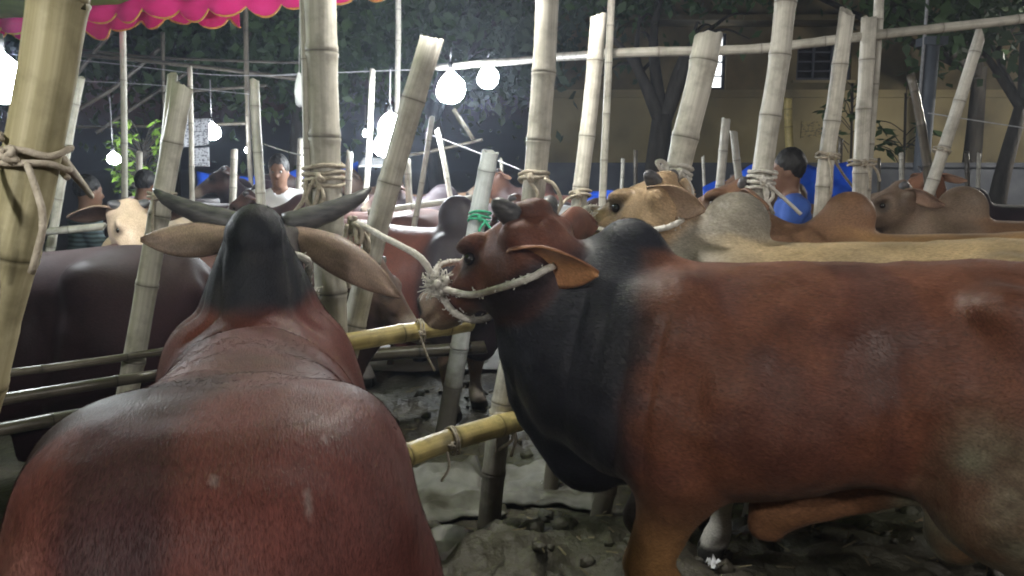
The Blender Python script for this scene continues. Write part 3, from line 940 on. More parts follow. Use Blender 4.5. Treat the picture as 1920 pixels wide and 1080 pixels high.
# ------------------------------------------------------------------ trees and the house behind
def leaf_cloud(center, radii, n, clumps, size, seed, lo=0.0):
    g = np.random.default_rng(seed)
    cl = []
    while len(cl) < clumps:
        p = g.uniform(-1, 1, 3)
        r = np.linalg.norm(p)
        if r < 1 and r > 0.25 and p[2] > -0.75 + lo:
            cl.append(p)
    cl = np.array(cl)
    which = g.integers(0, clumps, n)
    spread = g.uniform(0.10, 0.30, clumps)
    P = cl[which] + g.normal(0, 1, (n, 3)) * spread[which][:, None]
    P = np.array(center) + P * np.array(radii)
    d = g.normal(0, 1, (n, 3)); d[:, 2] -= 0.7
    d /= np.linalg.norm(d, axis=1)[:, None]
    u = np.cross(d, g.normal(0, 1, (n, 3))); u /= np.linalg.norm(u, axis=1)[:, None]
    w = np.cross(d, u)
    s = size * g.uniform(0.55, 1.35, n)[:, None]
    V = np.stack([P, P + d * s * 0.45 + u * s * 0.26 + w * s * 0.05, P + d * s, P + d * s * 0.45 - u * s * 0.26 + w * s * 0.05], 1).reshape(-1, 3)
    Q = np.arange(n * 4).reshape(-1, 4)
    return V, Q, [np.array(center) + c * np.array(radii) for c in cl]

def tree(label, base, height, lean, crown, rad, n, clumps, leaf, lsize, seed, trunk_r=0.22, forks=None, group='trees behind the market'):
    g = random.Random(seed)
    root = empty('tree', base)
    tag(root, label, 'tree', group)
    c = Vector(crown)
    V, Q, cl = leaf_cloud(crown, rad, n, clumps, lsize, seed)
    np_mesh_obj('crown', V, Q, leaf, root)
    parts = []
    top = Vector((lean[0], lean[1], height))
    path = catmull([Vector((0, 0, -0.1)), top * 0.45 + Vector((g.uniform(-.12, .12), 0, 0)), top], 6)
    parts.append(tube_data(path, [trunk_r * (1.25 - 0.6 * i / (len(path) - 1)) if i > 0 else trunk_r * 1.6 for i in range(len(path))], 12))
    picks = forks or [tuple(p) for p in g.sample([tuple(x) for x in cl], min(9, len(cl)))]
    for q in picks:
        q = Vector(q)
        mid = top.lerp(q, 0.5) + Vector((g.uniform(-.25, .25), g.uniform(-.2, .2), g.uniform(-.1, .25)))
        pth = catmull([top - Vector((0, 0, 0.15)), mid, q], 6)
        r0 = trunk_r * g.uniform(0.42, 0.6)
        parts.append(tube_data(pth, [r0 * (1 - 0.85 * i / (len(pth) - 1)) for i in range(len(pth))], 8))
        for k in range(3):
            s0 = pth[g.randrange(5, len(pth))]
            e = s0 + Vector((g.uniform(-.8, .8), g.uniform(-.6, .6), g.uniform(-.2, .7)))
            pt = catmull([s0, s0.lerp(e, .5) + Vector((0, 0, .1)), e], 3)
            parts.append(tube_data(pt, [0.035 * (1 - 0.8 * i / (len(pt) - 1)) for i in range(len(pt))], 5))
    mesh_obj('trunk', *join(parts), M['bark'], root)
    return root

b = at(1237, 300, 12.5)
tree('dark forked tree in front of the yellow wall', (b.x, 12.5, 0), 2.45, (0.02, 0), (0.1, 0.2, 5.6), (3.0, 2.0, 1.75), 9000, 46, M['leaf_a'], 0.20, 3, 0.24,
     forks=[(-0.95, 0.0, 3.75), (-0.35, 0.2, 4.0), (0.45, -0.1, 3.7), (0.95, 0.1, 3.9), (0.1, 0.3, 4.6)])
b = at(830, 300, 15)
tree('broad grey-leaved tree behind the string of bright bulbs', (b.x, 15, 0), 2.6, (-0.2, 0), (-0.1, 0, 4.9), (2.9, 2.2, 2.6), 11000, 60, M['leaf_b'], 0.21, 5, 0.24)
b = at(560, 300, 13)
tree('tall green-leaved tree behind the white plastic bag', (b.x, 13, 0), 2.9, (0.1, 0), (0, 0, 5.0), (2.4, 2.0, 2.4), 10000, 52, M['leaf_a'], 0.20, 8, 0.20)
b = at(300, 300, 16)
tree('dark tree far behind the lean-to poles', (b.x, 16, 0), 3.0, (0.3, 0), (-0.3, 0, 5.2), (3.6, 2.2, 2.6), 9000, 50, M['leaf_a'], 0.22, 9, 0.26)
b = at(40, 300, 17)
tree('dark tree beyond the far end of the pink valance', (b.x, 17, 0), 3.0, (0.0, 0), (-0.3, 0, 5.0), (3.2, 2.2, 2.6), 7000, 44, M['leaf_a'], 0.22, 19, 0.26)
b = at(1030, 300, 17)
tree('dark tree at the corner of the yellow house', (b.x, 17, 0), 3.0, (0.0, 0), (-0.5, 0, 5.6), (2.2, 1.8, 2.6), 8000, 44, M['leaf_a'], 0.22, 29, 0.24)
b = at(1830, 300, 11.5)
tree('dark tree leaning over the right end of the yellow house', (b.x + 0.4, 11.5, 0), 2.6, (0.2, 0), (0.2, 0, 4.6), (2.2, 1.6, 1.9), 8000, 40, M['leaf_a'], 0.20, 31, 0.13)
b = at(1985, 0, 13)
tree('dark tree whose crown hides the upper storey of the house', (b.x - 0.3, 14.6, 0), 3.4, (-0.1, -0.3), (-3.8, -0.8, 6.0), (3.2, 1.4, 1.7), 8000, 46, M['leaf_a'], 0.20, 37, 0.17)

# small leafy sapling by the wall
def sapling(label, base, h, seed, leaf, n=26, spread=0.5, lsize=0.22):
    g = random.Random(seed)
    root = empty('sapling', base)
    tag(root, label, 'plant', 'plants behind the pens')
    parts = [tube_data(catmull([(0, 0, 0), (0.05, 0, h * .5), (0.0, 0.02, h)], 5), 0.022, 6)]
    LV, LF = [], []
    for i in range(n):
        z = h * g.uniform(0.62, 1.02); a = g.uniform(0, 6.28)
        e = Vector((math.cos(a) * spread * g.uniform(.4, 1), math.sin(a) * spread * .5, z + g.uniform(-.05, .25)))
        s0 = Vector((0, 0, z - 0.1))
        parts.append(tube_data(catmull([s0, s0.lerp(e, .5) + Vector((0, 0, .05)), e], 3), 0.008, 5))
        for k in range(6):
            d = Vector((g.uniform(-1, 1), g.uniform(-1, 1), g.uniform(-.9, .3))).normalized()
            sd = d.cross(Vector((g.uniform(-1, 1), g.uniform(-1, 1), 1))).normalized()
            L = lsize * g.uniform(.6, 1.2)
            i0 = len(LV)
            LV += [e, e + d * L * .45 + sd * L * .2, e + d * L, e + d * L * .45 - sd * L * .2]
            LF.append((i0, i0 + 1, i0 + 2, i0 + 3))
    mesh_obj('stem', *join(parts), M['bark'], root)
    mesh_obj('leaves', LV, LF, leaf, root)
    return root
b = at(1690, 300, 12.2)
sapling('thin sapling with a few broad leaves before the yellow wall', (b.x, 12.2, 0), 2.75, 4, M['leaf_a'], 12, 0.55, 0.24)
b = at(1590, 300, 13.2)
sapling('leafy sapling before the yellow wall beside the dark window', (b.x, 13.2, 0), 3.0, 6, M['leaf_a'], 14, 0.5, 0.24)
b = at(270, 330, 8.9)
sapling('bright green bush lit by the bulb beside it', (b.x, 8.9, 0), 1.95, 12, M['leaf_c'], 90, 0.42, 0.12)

# house
YH = 16.0
def hx(px): return (px - 960) / FPX * YH / 1.0255
def hz(py): return at(960, py, YH).z
house = empty('house', (hx(1400), YH, 0))
tag(house, 'yellow plastered two-storey house with one lit window behind the pens', 'house')
ox = hx(1400)
def hpart(name, x0, x1, y0, y1, z0, z1, mat, parent=None):
    v, f = box_data(x0 - ox, x1 - ox, y0, y1, z0, z1)
    return mesh_obj(name, v, f, mat, parent or house, smooth=False)
X0, X1 = hx(1030), hx(2120)
wins = [(hx(1296), hx(1358), hz(168), hz(62), True), (hx(1490), hx(1592), hz(150), hz(78), False)]
# wall built round its window openings: three bands
ZB, ZT = hz(158), hz(70)
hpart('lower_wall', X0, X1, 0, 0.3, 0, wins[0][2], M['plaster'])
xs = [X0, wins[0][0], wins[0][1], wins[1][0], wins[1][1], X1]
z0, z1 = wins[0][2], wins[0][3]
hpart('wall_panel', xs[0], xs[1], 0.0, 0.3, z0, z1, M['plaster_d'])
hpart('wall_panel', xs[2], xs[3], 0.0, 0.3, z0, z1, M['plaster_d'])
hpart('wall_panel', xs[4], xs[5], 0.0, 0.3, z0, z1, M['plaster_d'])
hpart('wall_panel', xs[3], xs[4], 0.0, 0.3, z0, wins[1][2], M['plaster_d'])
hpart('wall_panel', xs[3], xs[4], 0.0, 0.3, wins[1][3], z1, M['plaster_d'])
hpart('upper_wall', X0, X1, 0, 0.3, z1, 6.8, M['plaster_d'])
hpart('plinth', X0 - 0.05, X1 + 0.05, -0.10, -0.003, 0, 1.55, M['stone_d'])
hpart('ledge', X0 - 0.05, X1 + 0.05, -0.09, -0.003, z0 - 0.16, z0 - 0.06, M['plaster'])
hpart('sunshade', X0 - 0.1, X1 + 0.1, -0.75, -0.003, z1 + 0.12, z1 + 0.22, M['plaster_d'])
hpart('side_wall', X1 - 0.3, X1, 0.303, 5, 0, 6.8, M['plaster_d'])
hpart('side_wall', X0, X0 + 0.3, 0.303, 5, 0, 6.8, M['plaster_d'])
hpart('roof', X0 - 0.3, X1 + 0.3, -0.5, 5.3, 6.803, 7.0, M['stone_d'])
M['room_light'] = emit_mat('lit_room', (0.93, 0.98, 1.0), 2.2)
for i, (a, b_, c, d, lit) in enumerate(wins):
    w = empty('window', (0, 0, 0)); w.parent = house
    hpart('pane', a, b_, 0.16, 0.18, c, d, M['room_light'] if lit else M['eye'], w)
    t = 0.05
    for nm, q in (('jamb', (a, a + t, c, d)), ('jamb', (b_ - t, b_, c, d)), ('head_rail', (a + t, b_ - t, d - t, d)), ('sill_rail', (a + t, b_ - t, c, c + t))):
        hpart(nm, q[0], q[1], 0.06, 0.14, q[2], q[3], M['frame_d'], w)
    k = 2 if lit else 3
    for j in range(1, k):
        x = a + (b_ - a) * j / k
        hpart('mullion', x - 0.02, x + 0.02, 0.08, 0.13, c + t, d - t, M['frame_d'], w)
    for j in range(1, 4):
        z = c + (d - c) * j / 4
        hpart('glazing_bar', a + t, b_ - t, 0.09, 0.12, z - 0.014, z + 0.014, M['frame_d'], w)
    hpart('sill', a - 0.08, b_ + 0.08, -0.06, -0.002, c - 0.055, c - 0.005, M['plaster'], w)
# grey pillar and pipe at the right
b = at(1737, 200, 10.5)
pv = tube_data([Vector((0, 0, 0)), Vector((0, 0, 3.2))], 0.10, 16)
pl = empty('pillar', (b.x, 10.5, 0)); tag(pl, 'grey round pillar behind the crossed bamboo posts', 'pillar')
mesh_obj('shaft', *pv, M['pipe'], pl)
mesh_obj('cap', *box_data(-.14, .14, -.14, .14, 3.2, 3.3), M['pipe'], pl, False)
mesh_obj('downpipe', *tube_data([Vector((-0.13, -0.06, 2.5)), Vector((-0.13, -0.06, 5.4))], 0.022, 8), M['wire_l'], pl)
# low dark boundary wall before the house
bw = empty('boundary_wall', (4.5, 13.6, 0)); tag(bw, 'low dark boundary wall in front of the yellow house', 'wall')
mesh_obj('wall_body', *box_data(-3.9, 8, 0, 0.25, 0, 1.62), M['stone_d'], bw, False)
mesh_obj('coping', *box_data(-3.95, 8.05, -0.05, 0.30, 1.62, 1.70), M['stone_d'], bw, False)
# ------------------------------------------------------------------ bamboo
def bamboo_data(path_pts, r0, r1, seed, step=0.30, seg=16, cut=True, slant=0.0):
    g = random.Random(seed)
    raw = catmull(path_pts, 14)
    L = [0.0]
    for a, b in zip(raw[:-1], raw[1:]): L.append(L[-1] + (b - a).length)
    T = L[-1]
    def pos(s):
        s = min(max(s, 0), T)
        for i in range(len(L) - 1):
            if s <= L[i + 1]:
                t = (s - L[i]) / max(L[i + 1] - L[i], 1e-9)
                return raw[i].lerp(raw[i + 1], t)
        return raw[-1]
    st = []          # (s, radius factor, node darkness)
    s = 0.0
    nxt = g.uniform(0.06, step * 0.8)
    st.append((0.0, 1.0, 0.1))
    while nxt < T - 0.03:
        m = nxt
        k = r0 / 0.045
        st += [(m - 0.10 * min(1, k), 0.985, 0), (m - 0.022 * k, 1.0, 0.0), (m - 0.010 * k, 1.055, 0.15), (m - 0.0035 * k, 1.06, 0.35), (m, 1.005, 0.95), (m + 0.004 * k, 1.075, 0.35), (m + 0.012 * k, 1.03, 0.2), (m + 0.030 * k, 0.995, 0.05), (m + 0.12 * min(1, k), 0.975, 0)]
        nxt += step * g.uniform(0.8, 1.2)
    st.append((T, 1.0, 0.1))
    st = sorted(x for x in st if 0 <= x[0] <= T)
    path = [pos(x[0]) for x in st]
    # tiny wander
    Tn, N, B = frames(path)
    V, Fc, al, ar, no = [], [], [], [], []
    ph = g.uniform(0, 6.28)
    for i, p in enumerate(path):
        t = st[i][0] / T
        r = (r0 + (r1 - r0) * t) * st[i][1]
        w = 0.10 * r
        p = p + N[i] * (w * math.sin(st[i][0] * 5 + ph)) + B[i] * (w * math.cos(st[i][0] * 4.1 + ph))
        for j in range(seg):
            a = 2 * math.pi * j / seg
            rr = r * (1 + 0.02 * math.sin(2 * a + ph))
            q = p + N[i] * math.cos(a) * rr + B[i] * math.sin(a) * rr
            if i == 0 and cut:
                q = q - Tn[0] * (slant * (0.5 + 0.5 * math.cos(a + ph)) + g.uniform(0, 0.012))
            V.append(q); al.append(st[i][0]); ar.append(j / seg * 1.0 if j <= seg / 2 else 1.0 - j / seg); no.append(st[i][2])
    n = len(path)
    for i in range(n - 1):
        for j in range(seg):
            k = (j + 1) % seg
            Fc.append((i * seg + j, i * seg + k, (i + 1) * seg + k, (i + 1) * seg + j))
    if cut:   # hollow cut end: rim and inside wall
        b0 = len(V)
        for dep in (0.0, 0.09):
            for j in range(seg):
                a = 2 * math.pi * j / seg
                q = V[j] * 1.0
                c = path[0]
                ax = (q - c) - Tn[0] * (q - c).dot(Tn[0])
                q = q - ax * (0.24 if dep == 0 else 0.30) + Tn[0] * dep
                V.append(q); al.append(-0.2 * dep); ar.append(0.3); no.append(0.25 if dep == 0 else 0.95)
        for j in range(seg):
            k = (j + 1) % seg
            Fc.append((j, b0 + j, b0 + k, k))
            Fc.append((b0 + j, b0 + seg + j, b0 + seg + k, b0 + k))
        Fc.append(tuple(b0 + seg + j for j in range(seg)))
    else:
        Fc.append(tuple(reversed(range(seg))))
    Fc.append(tuple((n - 1) * seg + j for j in range(seg)))
    return V, Fc, dict(along=al, around=ar, node=no)

BAMBOO_SEED = [100]
def bamboo(label, pts, w0, w1, mat='bamboo', name='bamboo_post', cat='bamboo post', group='bamboo posts of the pens', ground=True, cut=True, step=0.30, slant=0.02, up=0.0):
    """pts: (px, py, depth) from the top down; widths in photo pixels"""
    P = [at(*p) for p in pts]
    if up:
        d = (P[0] - P[1]).normalized()
        P.insert(0, P[0] + d * up)
    if ground:
        d = (P[-1] - P[-2]).normalized()
        if d.z < -0.3 and P[-1].z > 0:
            P.append(P[-1] + d * ((P[-1].z + 0.12) / -d.z))
    r0 = wid(w0, pts[0][2]) / 2; r1 = wid(w1, pts[-1][2]) / 2
    BAMBOO_SEED[0] += 1
    seg = 20 if r0 / pts[0][2] > 0.008 else 12
    V, Fc, A = bamboo_data(P, r0, r1, BAMBOO_SEED[0], step, seg, cut, slant)
    org = P[-1].copy()
    o = mesh_obj(name, [v - org for v in V], Fc, M[mat], None, True, None, A)
    o.location = org
    tag(o, label, cat, group)
    return o

def rope_data(pts, r, twist=55.0, n=8, seg=9):
    path = catmull([Vector(p) for p in pts], n)
    T, N, B = frames(path)
    V, Fc = [], []
    s = 0.0
    for i, p in enumerate(path):
        if i: s += (p - path[i - 1]).length
        for j in range(seg):
            a = 2 * math.pi * j / seg
            rr = r * (0.92 + 0.24 * abs(math.cos(1.5 * (a + s * twist))))
            V.append(p + N[i] * math.cos(a) * rr + B[i] * math.sin(a) * rr)
    for i in range(len(path) - 1):
        for j in range(seg):
            k = (j + 1) % seg
            Fc.append((i * seg + j, i * seg + k, (i + 1) * seg + k, (i + 1) * seg + j))
    Fc.append(tuple(reversed(range(seg)))); b = (len(path) - 1) * seg
    Fc.append(tuple(b + j for j in range(seg)))
    return V, Fc

def rope(label, chains, r, mat='rope', name='rope', group='ropes tying the cattle', cat='rope', n=10, frays=()):
    V, Fc = join([rope_data(c, r, n=n) for c in chains] + [rope_data(c, r * 0.16, n=4, seg=4) for c in frays])
    o = mesh_obj(name, V, Fc, M[mat])
    return tag(o, label, cat, group)

def coil(center, axis, rad, turns, pitch, seed=0):
    g = random.Random(seed)
    ax = Vector(axis).normalized()
    u = ax.orthogonal().normalized(); v = ax.cross(u)
    n = int(turns * 9)
    out = []
    for i in range(n + 1):
        a = 2 * math.pi * i / 9
        out.append(Vector(center) + u * math.cos(a) * rad + v * math.sin(a) * rad + ax * (pitch * i / 9 - pitch * turns / 2 + g.uniform(-.006, .006)))
    return out

def frayed(center, n, length, seed, d=(0, 0, -1), spread=0.6):
    g = random.Random(seed)
    out = []
    for i in range(n):
        v = (Vector(d) + Vector((g.uniform(-1, 1), g.uniform(-1, 1), g.uniform(-1, 1))) * spread).normalized()
        c = Vector(center) + Vector((g.uniform(-1, 1), g.uniform(-1, 1), g.uniform(-1, 1))) * 0.015
        e = c + v * length * g.uniform(.5, 1.1)
        out.append([c, c.lerp(e, .5) + Vector((g.uniform(-1, 1), g.uniform(-1, 1), g.uniform(-1, 1))) * length * .3, e])
    return out

def lashing(label, px, py, Y, wpx, mat='rope', turns=3.0, r=0.008, axis=(0.05, 0, 1), tails=2, pitch=0.022, seed=0, extra=()):
    c = at(px, py, Y)
    r = r * 0.72
    rad = wid(wpx, Y) / 2 * 1.07 + r
    ch = [coil(c, axis, rad, turns, pitch, seed)]
    g = random.Random(seed + 5)
    for k in range(tails):
        s = c + Vector((g.uniform(-.7, .7) * rad, -rad, -0.01))
        ch.append([s, s + Vector((g.uniform(-.04, .04), -.02, -.07)), s + Vector((g.uniform(-.06, .06), -.01, -g.uniform(.12, .2)))])
    # knot lump
    k0 = c + Vector((g.uniform(-.3, .3) * rad, -rad - r * .5, 0))
    ch.append(coil(k0, (1, .2, .3), r * 2.0, 2.2, r * 1.4, seed + 9))
    for e in extra: ch.append(e)
    return rope(label, ch, r, mat, 'rope_lashing', 'rope lashings round the posts', 'rope', n=5)

# posts, near to far
bamboo('thick olive bamboo post cropped by the photo edge, nearest to the camera', [(118, -60, 1.05), (110, 0, 1.05), (64, 300, 1.05), (-18, 620, 1.05), (-46, 730, 1.05)], 101, 99, 'bamboo_o', up=0.7)
bamboo('thick pale bamboo post rising behind the ear of the near bull, under the valance end', [(598, 0, 3.0), (606, 180, 3.0), (612, 420, 3.0), (628, 690, 3.0)], 66, 56, 'bamboo', up=0.8)
bamboo('thin split bamboo strapped along the thick pale post', [(568, -10, 2.98), (573, 120, 2.97), (578, 330, 2.97), (582, 430, 2.97)], 15, 16, 'bamboo', up=0.3, ground=False)
bamboo('bamboo post leaning right with cut top in front of the bright bulbs', [(806, 78, 3.15), (768, 205, 3.15), (722, 380, 3.15), (652, 650, 3.1)], 42, 46, 'bamboo')
bamboo('tall pale bamboo post with clear rings rising behind the red bull\'s head', [(1025, 0, 3.32), (1014, 190, 3.32), (1000, 385, 3.32), (962, 640, 3.32), (938, 790, 3.32), (918, 990, 3.3)], 40, 46, 'bamboo', up=0.9)
bamboo('bamboo post with square cut top beside a thin tall pole', [(1122, 36, 3.75), (1108, 180, 3.75), (1092, 330, 3.75), (1082, 430, 3.75)], 29, 30, 'bamboo')
bamboo('thin tall bamboo pole carrying the long cross pole', [(1147, 0, 4.6), (1140, 130, 4.6), (1134, 280, 4.6), (1130, 390, 4.6)], 13, 15, 'bamboo', up=1.2, step=0.24)
p7 = bamboo('stout bamboo post with flared broken top in front of the lit window', [(1328, 78, 3.5), (1312, 150, 3.5), (1284, 250, 3.5), (1262, 350, 3.5)], 50, 40, 'bamboo', slant=0.03)
bamboo('gently bent bamboo post running out of the top of the photo', [(1476, 0, 4.0), (1462, 110, 4.0), (1440, 230, 4.0), (1424, 350, 4.0)], 36, 38, 'bamboo', up=0.7)
bamboo('bamboo post with splintered top before the dark window', [(1586, 34, 4.1), (1566, 200, 4.1), (1550, 300, 4.1), (1540, 395, 4.1)], 27, 34, 'bamboo', slant=0.05)
bamboo('smooth yellowish bamboo post lashed to a taller thin pole', [(1628, 38, 4.4), (1622, 180, 4.4), (1612, 360, 4.4)], 26, 27, 'bamboo')
bamboo('tall thin pole lashed to the smooth yellowish post', [(1647, 0, 4.47), (1643, 90, 4.47), (1632, 260, 4.47), (1622, 380, 4.47)], 17, 18, 'bamboo', up=1.0)
bamboo('slanting bamboo post with a splinter on top, right half of a crossed pair', [(1834, 80, 5.6), (1800, 190, 5.6), (1768, 280, 5.6), (1744, 350, 5.6)], 20, 26, 'bamboo', slant=0.10)
bamboo('mottled bamboo post, left half of a crossed pair', [(1708, 145, 5.8), (1722, 210, 5.8), (1738, 300, 5.8), (1744, 350, 5.8)], 14, 24, 'bamboo_d')
bamboo('short pale post, left of a close pair behind the cream bull\'s head', [(1362, 228, 6.0), (1356, 290, 6.0), (1348, 365, 6.0)], 17, 19, 'bamboo')
bamboo('short pale post, right of a close pair behind the cream bull\'s head', [(1376, 250, 6.1), (1382, 300, 6.1), (1388, 350, 6.1)], 14, 17, 'bamboo')
bamboo('bleached white bamboo post with green twine round it', [(918, 286, 4.45), (898, 400, 4.5), (866, 610, 4.6), (838, 800, 4.65)], 31, 37, 'bamboo_w', slant=0.0)
bamboo('thick bamboo post crossing in front of the dark purple bull', [(341, 168, 2.78), (312, 340, 2.76), (282, 500, 2.74), (247, 690, 2.72)], 36, 44, 'bamboo')
bamboo('thinner pole strapped behind the post before the dark purple bull', [(324, 150, 2.86), (312, 260, 2.86), (296, 380, 2.86)], 18, 18, 'bamboo', ground=False)
bamboo('pale leaning post next to the thick olive post', [(150, 150, 5.0), (134, 230, 5.0), (116, 340, 5.0), (98, 445, 5.0)], 14, 20, 'bamboo')
bamboo('thin upright pole reaching up to the pink valance', [(230, 0, 6.0), (232, 190, 6.0), (234, 370, 6.0)], 11, 12, 'bamboo', up=0.3, step=0.4)
bamboo('flat topped pale post left of the white shirted man', [(478, 156, 5.4), (482, 260, 5.4), (488, 370, 5.4)], 18, 19, 'bamboo')
bamboo('short stake with cut top beside the blue tarpaulin', [(440, 284, 7.0), (437, 350, 7.0)], 13, 14, 'bamboo')
bamboo('short stake behind the thick pale post', [(564, 262, 7.2), (561, 345, 7.2)], 13, 14, 'bamboo')
bamboo('short stake just right of the thick pale post', [(656, 288, 6.6), (653, 360, 6.6)], 13, 14, 'bamboo')
bamboo('slim upright pole left of the glowing bulb pair', [(699, 134, 7.4), (694, 230, 7.4), (687, 350, 7.4)], 11, 11, 'bamboo')
bamboo('far thin pole reaching the top of the photo above the bulb pair', [(747, 0, 9.0), (746, 120, 9.0), (744, 330, 9.0)], 10, 10, 'bamboo', up=0.8, step=0.4)
bamboo('short stake in front of the bright green bush', [(261, 288, 7.5), (260, 365, 7.5)], 11, 13, 'bamboo')
bamboo('thin leaning stake right of the bright leaning post', [(810, 224, 6.2), (798, 300, 6.2), (784, 380, 6.2)], 10, 13, 'bamboo')
bamboo('thin stake leaning left behind the bleached post', [(820, 246, 6.9), (830, 290, 6.9), (838, 335, 6.9)], 9, 12, 'bamboo')
bamboo('short stake under the glowing bulb pair', [(764, 300, 6.6), (768, 380, 6.6)], 13, 14, 'bamboo')
bamboo('pale pole behind the thick post before the dark purple bull', [(356, 130, 6.4), (358, 230, 6.4), (360, 350, 6.4)], 9, 11, 'bamboo')
bamboo('mossy pole hanging down from the trees beside the flat topped post', [(461, 50, 9.2), (464, 200, 9.2), (470, 330, 9.2)], 9, 10, 'bamboo_d', up=0.4)
bamboo('orange-brown dry pole against the yellow wall', [(1478, 186, 12.0), (1480, 290, 12.0)], 15, 15, 'bamboo_y')
for k, (px, py, Y, w) in enumerate([(1168, 300, 9.5, 7), (1192, 285, 9.2, 8), (1318, 296, 9.4, 6), (1576, 262, 9.0, 9), (1690, 290, 9.6, 8), (1812, 288, 9.2, 8), (1836, 290, 9.8, 7), (1648, 300, 9.6, 6), (940, 300, 9.4, 6)]):
    lb = ['far stake left of the pair above the blue tarpaulin', 'far stake right of the pair above the blue tarpaulin', 'far thin stake behind the cream bull\'s head', 'far stake beside the post before the dark window', 'far stake behind the crossed pair\'s left side', 'far stake right of the crossed pair', 'farthest stake right of the crossed pair', 'far stake behind the tan hump', 'far stake right of the bleached post'][k]
    bamboo(lb, [(px, py, Y), (px + (k % 3 - 1) * 3, 372, Y)], w, w + 1, 'bamboo_d' if k % 2 else 'bamboo', group='far stakes beyond the pens', step=0.35)

# rails
RK = dict(name='bamboo_rail', cat='bamboo rail', group='bamboo rails of the pens', ground=False)
def lvl(px, py, z):   # the point of the sight line at height z
    a = at(px, py, 1.0)
    return (px, py, (z - CAM.z) / (a.z - CAM.z))
bamboo('upper yellow bamboo rail ending at the red bull\'s muzzle', [lvl(878, 604, 0.98), lvl(745, 628, 0.98), lvl(600, 653, 0.98)], 35, 38, 'bamboo_y', slant=0.0, step=0.24, **RK)
bamboo('lower yellow bamboo rail with cut end beside the muddy post', [lvl(985, 783, 0.54), lvl(860, 822, 0.54), lvl(730, 868, 0.54), lvl(560, 935, 0.54)], 44, 50, 'bamboo_y', slant=0.0, step=0.22, **RK)
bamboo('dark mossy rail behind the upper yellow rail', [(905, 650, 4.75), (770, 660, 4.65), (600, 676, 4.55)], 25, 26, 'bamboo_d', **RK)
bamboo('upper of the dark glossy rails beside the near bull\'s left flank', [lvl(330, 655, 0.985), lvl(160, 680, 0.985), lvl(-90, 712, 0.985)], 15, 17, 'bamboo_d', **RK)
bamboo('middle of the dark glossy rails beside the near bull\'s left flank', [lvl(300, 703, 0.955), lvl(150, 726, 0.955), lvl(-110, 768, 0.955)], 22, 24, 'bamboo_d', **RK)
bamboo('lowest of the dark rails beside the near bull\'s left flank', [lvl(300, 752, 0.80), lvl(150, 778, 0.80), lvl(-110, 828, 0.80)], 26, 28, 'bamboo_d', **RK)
bamboo('long thin cross pole running from the bulbs to the top right corner', [(1990, 26, 4.35), (1645, 66, 4.40), (1400, 92, 4.55), (1150, 100, 4.66), (1040, 108, 5.6), (820, 126, 7.6)], 17, 12, 'bamboo', step=0.34, **RK)
bamboo('short pale rail lying behind the leaning pale post', [(190, 425, 4.9), (60, 438, 4.8)], 14, 15, 'bamboo', **RK)
bamboo('thin rail behind the bleached post', [(890, 370, 6.4), (770, 388, 6.3), (690, 398, 6.3)], 12, 12, 'bamboo', **RK)
# bare roof frame at the left
FK = dict(name='frame_pole', cat='pole', group='bare roof frame behind the pens', ground=False, cut=False, step=0.5)
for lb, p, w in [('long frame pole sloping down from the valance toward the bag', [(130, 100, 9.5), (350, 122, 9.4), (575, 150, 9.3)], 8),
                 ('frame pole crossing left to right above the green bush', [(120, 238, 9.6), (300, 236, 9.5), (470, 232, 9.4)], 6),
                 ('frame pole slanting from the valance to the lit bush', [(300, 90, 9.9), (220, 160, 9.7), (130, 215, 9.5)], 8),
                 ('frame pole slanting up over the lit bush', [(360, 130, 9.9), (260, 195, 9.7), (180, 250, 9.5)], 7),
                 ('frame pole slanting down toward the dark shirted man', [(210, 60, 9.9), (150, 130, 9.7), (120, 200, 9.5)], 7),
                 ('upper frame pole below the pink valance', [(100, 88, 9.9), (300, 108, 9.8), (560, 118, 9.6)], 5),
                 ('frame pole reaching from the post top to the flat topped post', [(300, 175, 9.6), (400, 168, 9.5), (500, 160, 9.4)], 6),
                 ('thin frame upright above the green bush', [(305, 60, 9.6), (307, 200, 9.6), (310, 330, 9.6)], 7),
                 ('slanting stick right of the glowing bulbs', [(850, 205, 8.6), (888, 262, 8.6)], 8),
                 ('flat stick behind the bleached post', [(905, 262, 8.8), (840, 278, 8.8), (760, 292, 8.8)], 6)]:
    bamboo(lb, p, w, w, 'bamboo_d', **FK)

# lashings and ropes
lashing('old rope wound round the nearest olive post', 62, 292, 1.05, 101, 'rope', 2.6, 0.0058, (0.16, 0, 1), 2, 0.016, 1)
lashing('rope and rag bound round the thick pale post', 607, 332, 3.0, 62, 'rope', 4, 0.010, (0.03, 0, 1), 4, 0.024, 2)
lashing('rope looped round the tall ringed post', 1001, 333, 3.32, 44, 'rope', 2, 0.010, (0.06, 0.25, 1), 1, 0.02, 3,
        extra=[[at(1020, 335, 3.22), at(1040, 348, 3.2), at(1052, 380, 3.2), at(1036, 415, 3.2)]])
lashing('rope tied round the square topped post', 1088, 365, 3.75, 31, 'rope', 2, 0.009, (0.1, 0.2, 1), 1, 0.02, 4, extra=[[at(1082, 366, 3.68), at(1060, 376, 3.6), at(1030, 420, 3.5)]])
lashing('thick pale rope knotted round the stout broken post', 1268, 325, 3.5, 44, 'rope_w', 3, 0.012, (0.2, 0.1, 1), 2, 0.026, 5, extra=[[at(1260, 330, 3.44), at(1240, 318, 3.42), at(1232, 303, 3.42), at(1247, 306, 3.43), at(1250, 330, 3.42), at(1232, 350, 3.42)], [at(1275, 340, 3.44), at(1280, 380, 3.4), at(1288, 430, 3.4)]])
lashing('pale rope bunched round the gently bent post', 1427, 338, 4.0, 40, 'rope_w', 4, 0.012, (0.15, 0, 1), 3, 0.026, 6, extra=[[at(1438, 345, 3.9), at(1470, 372, 3.9), at(1502, 402, 3.85)]])
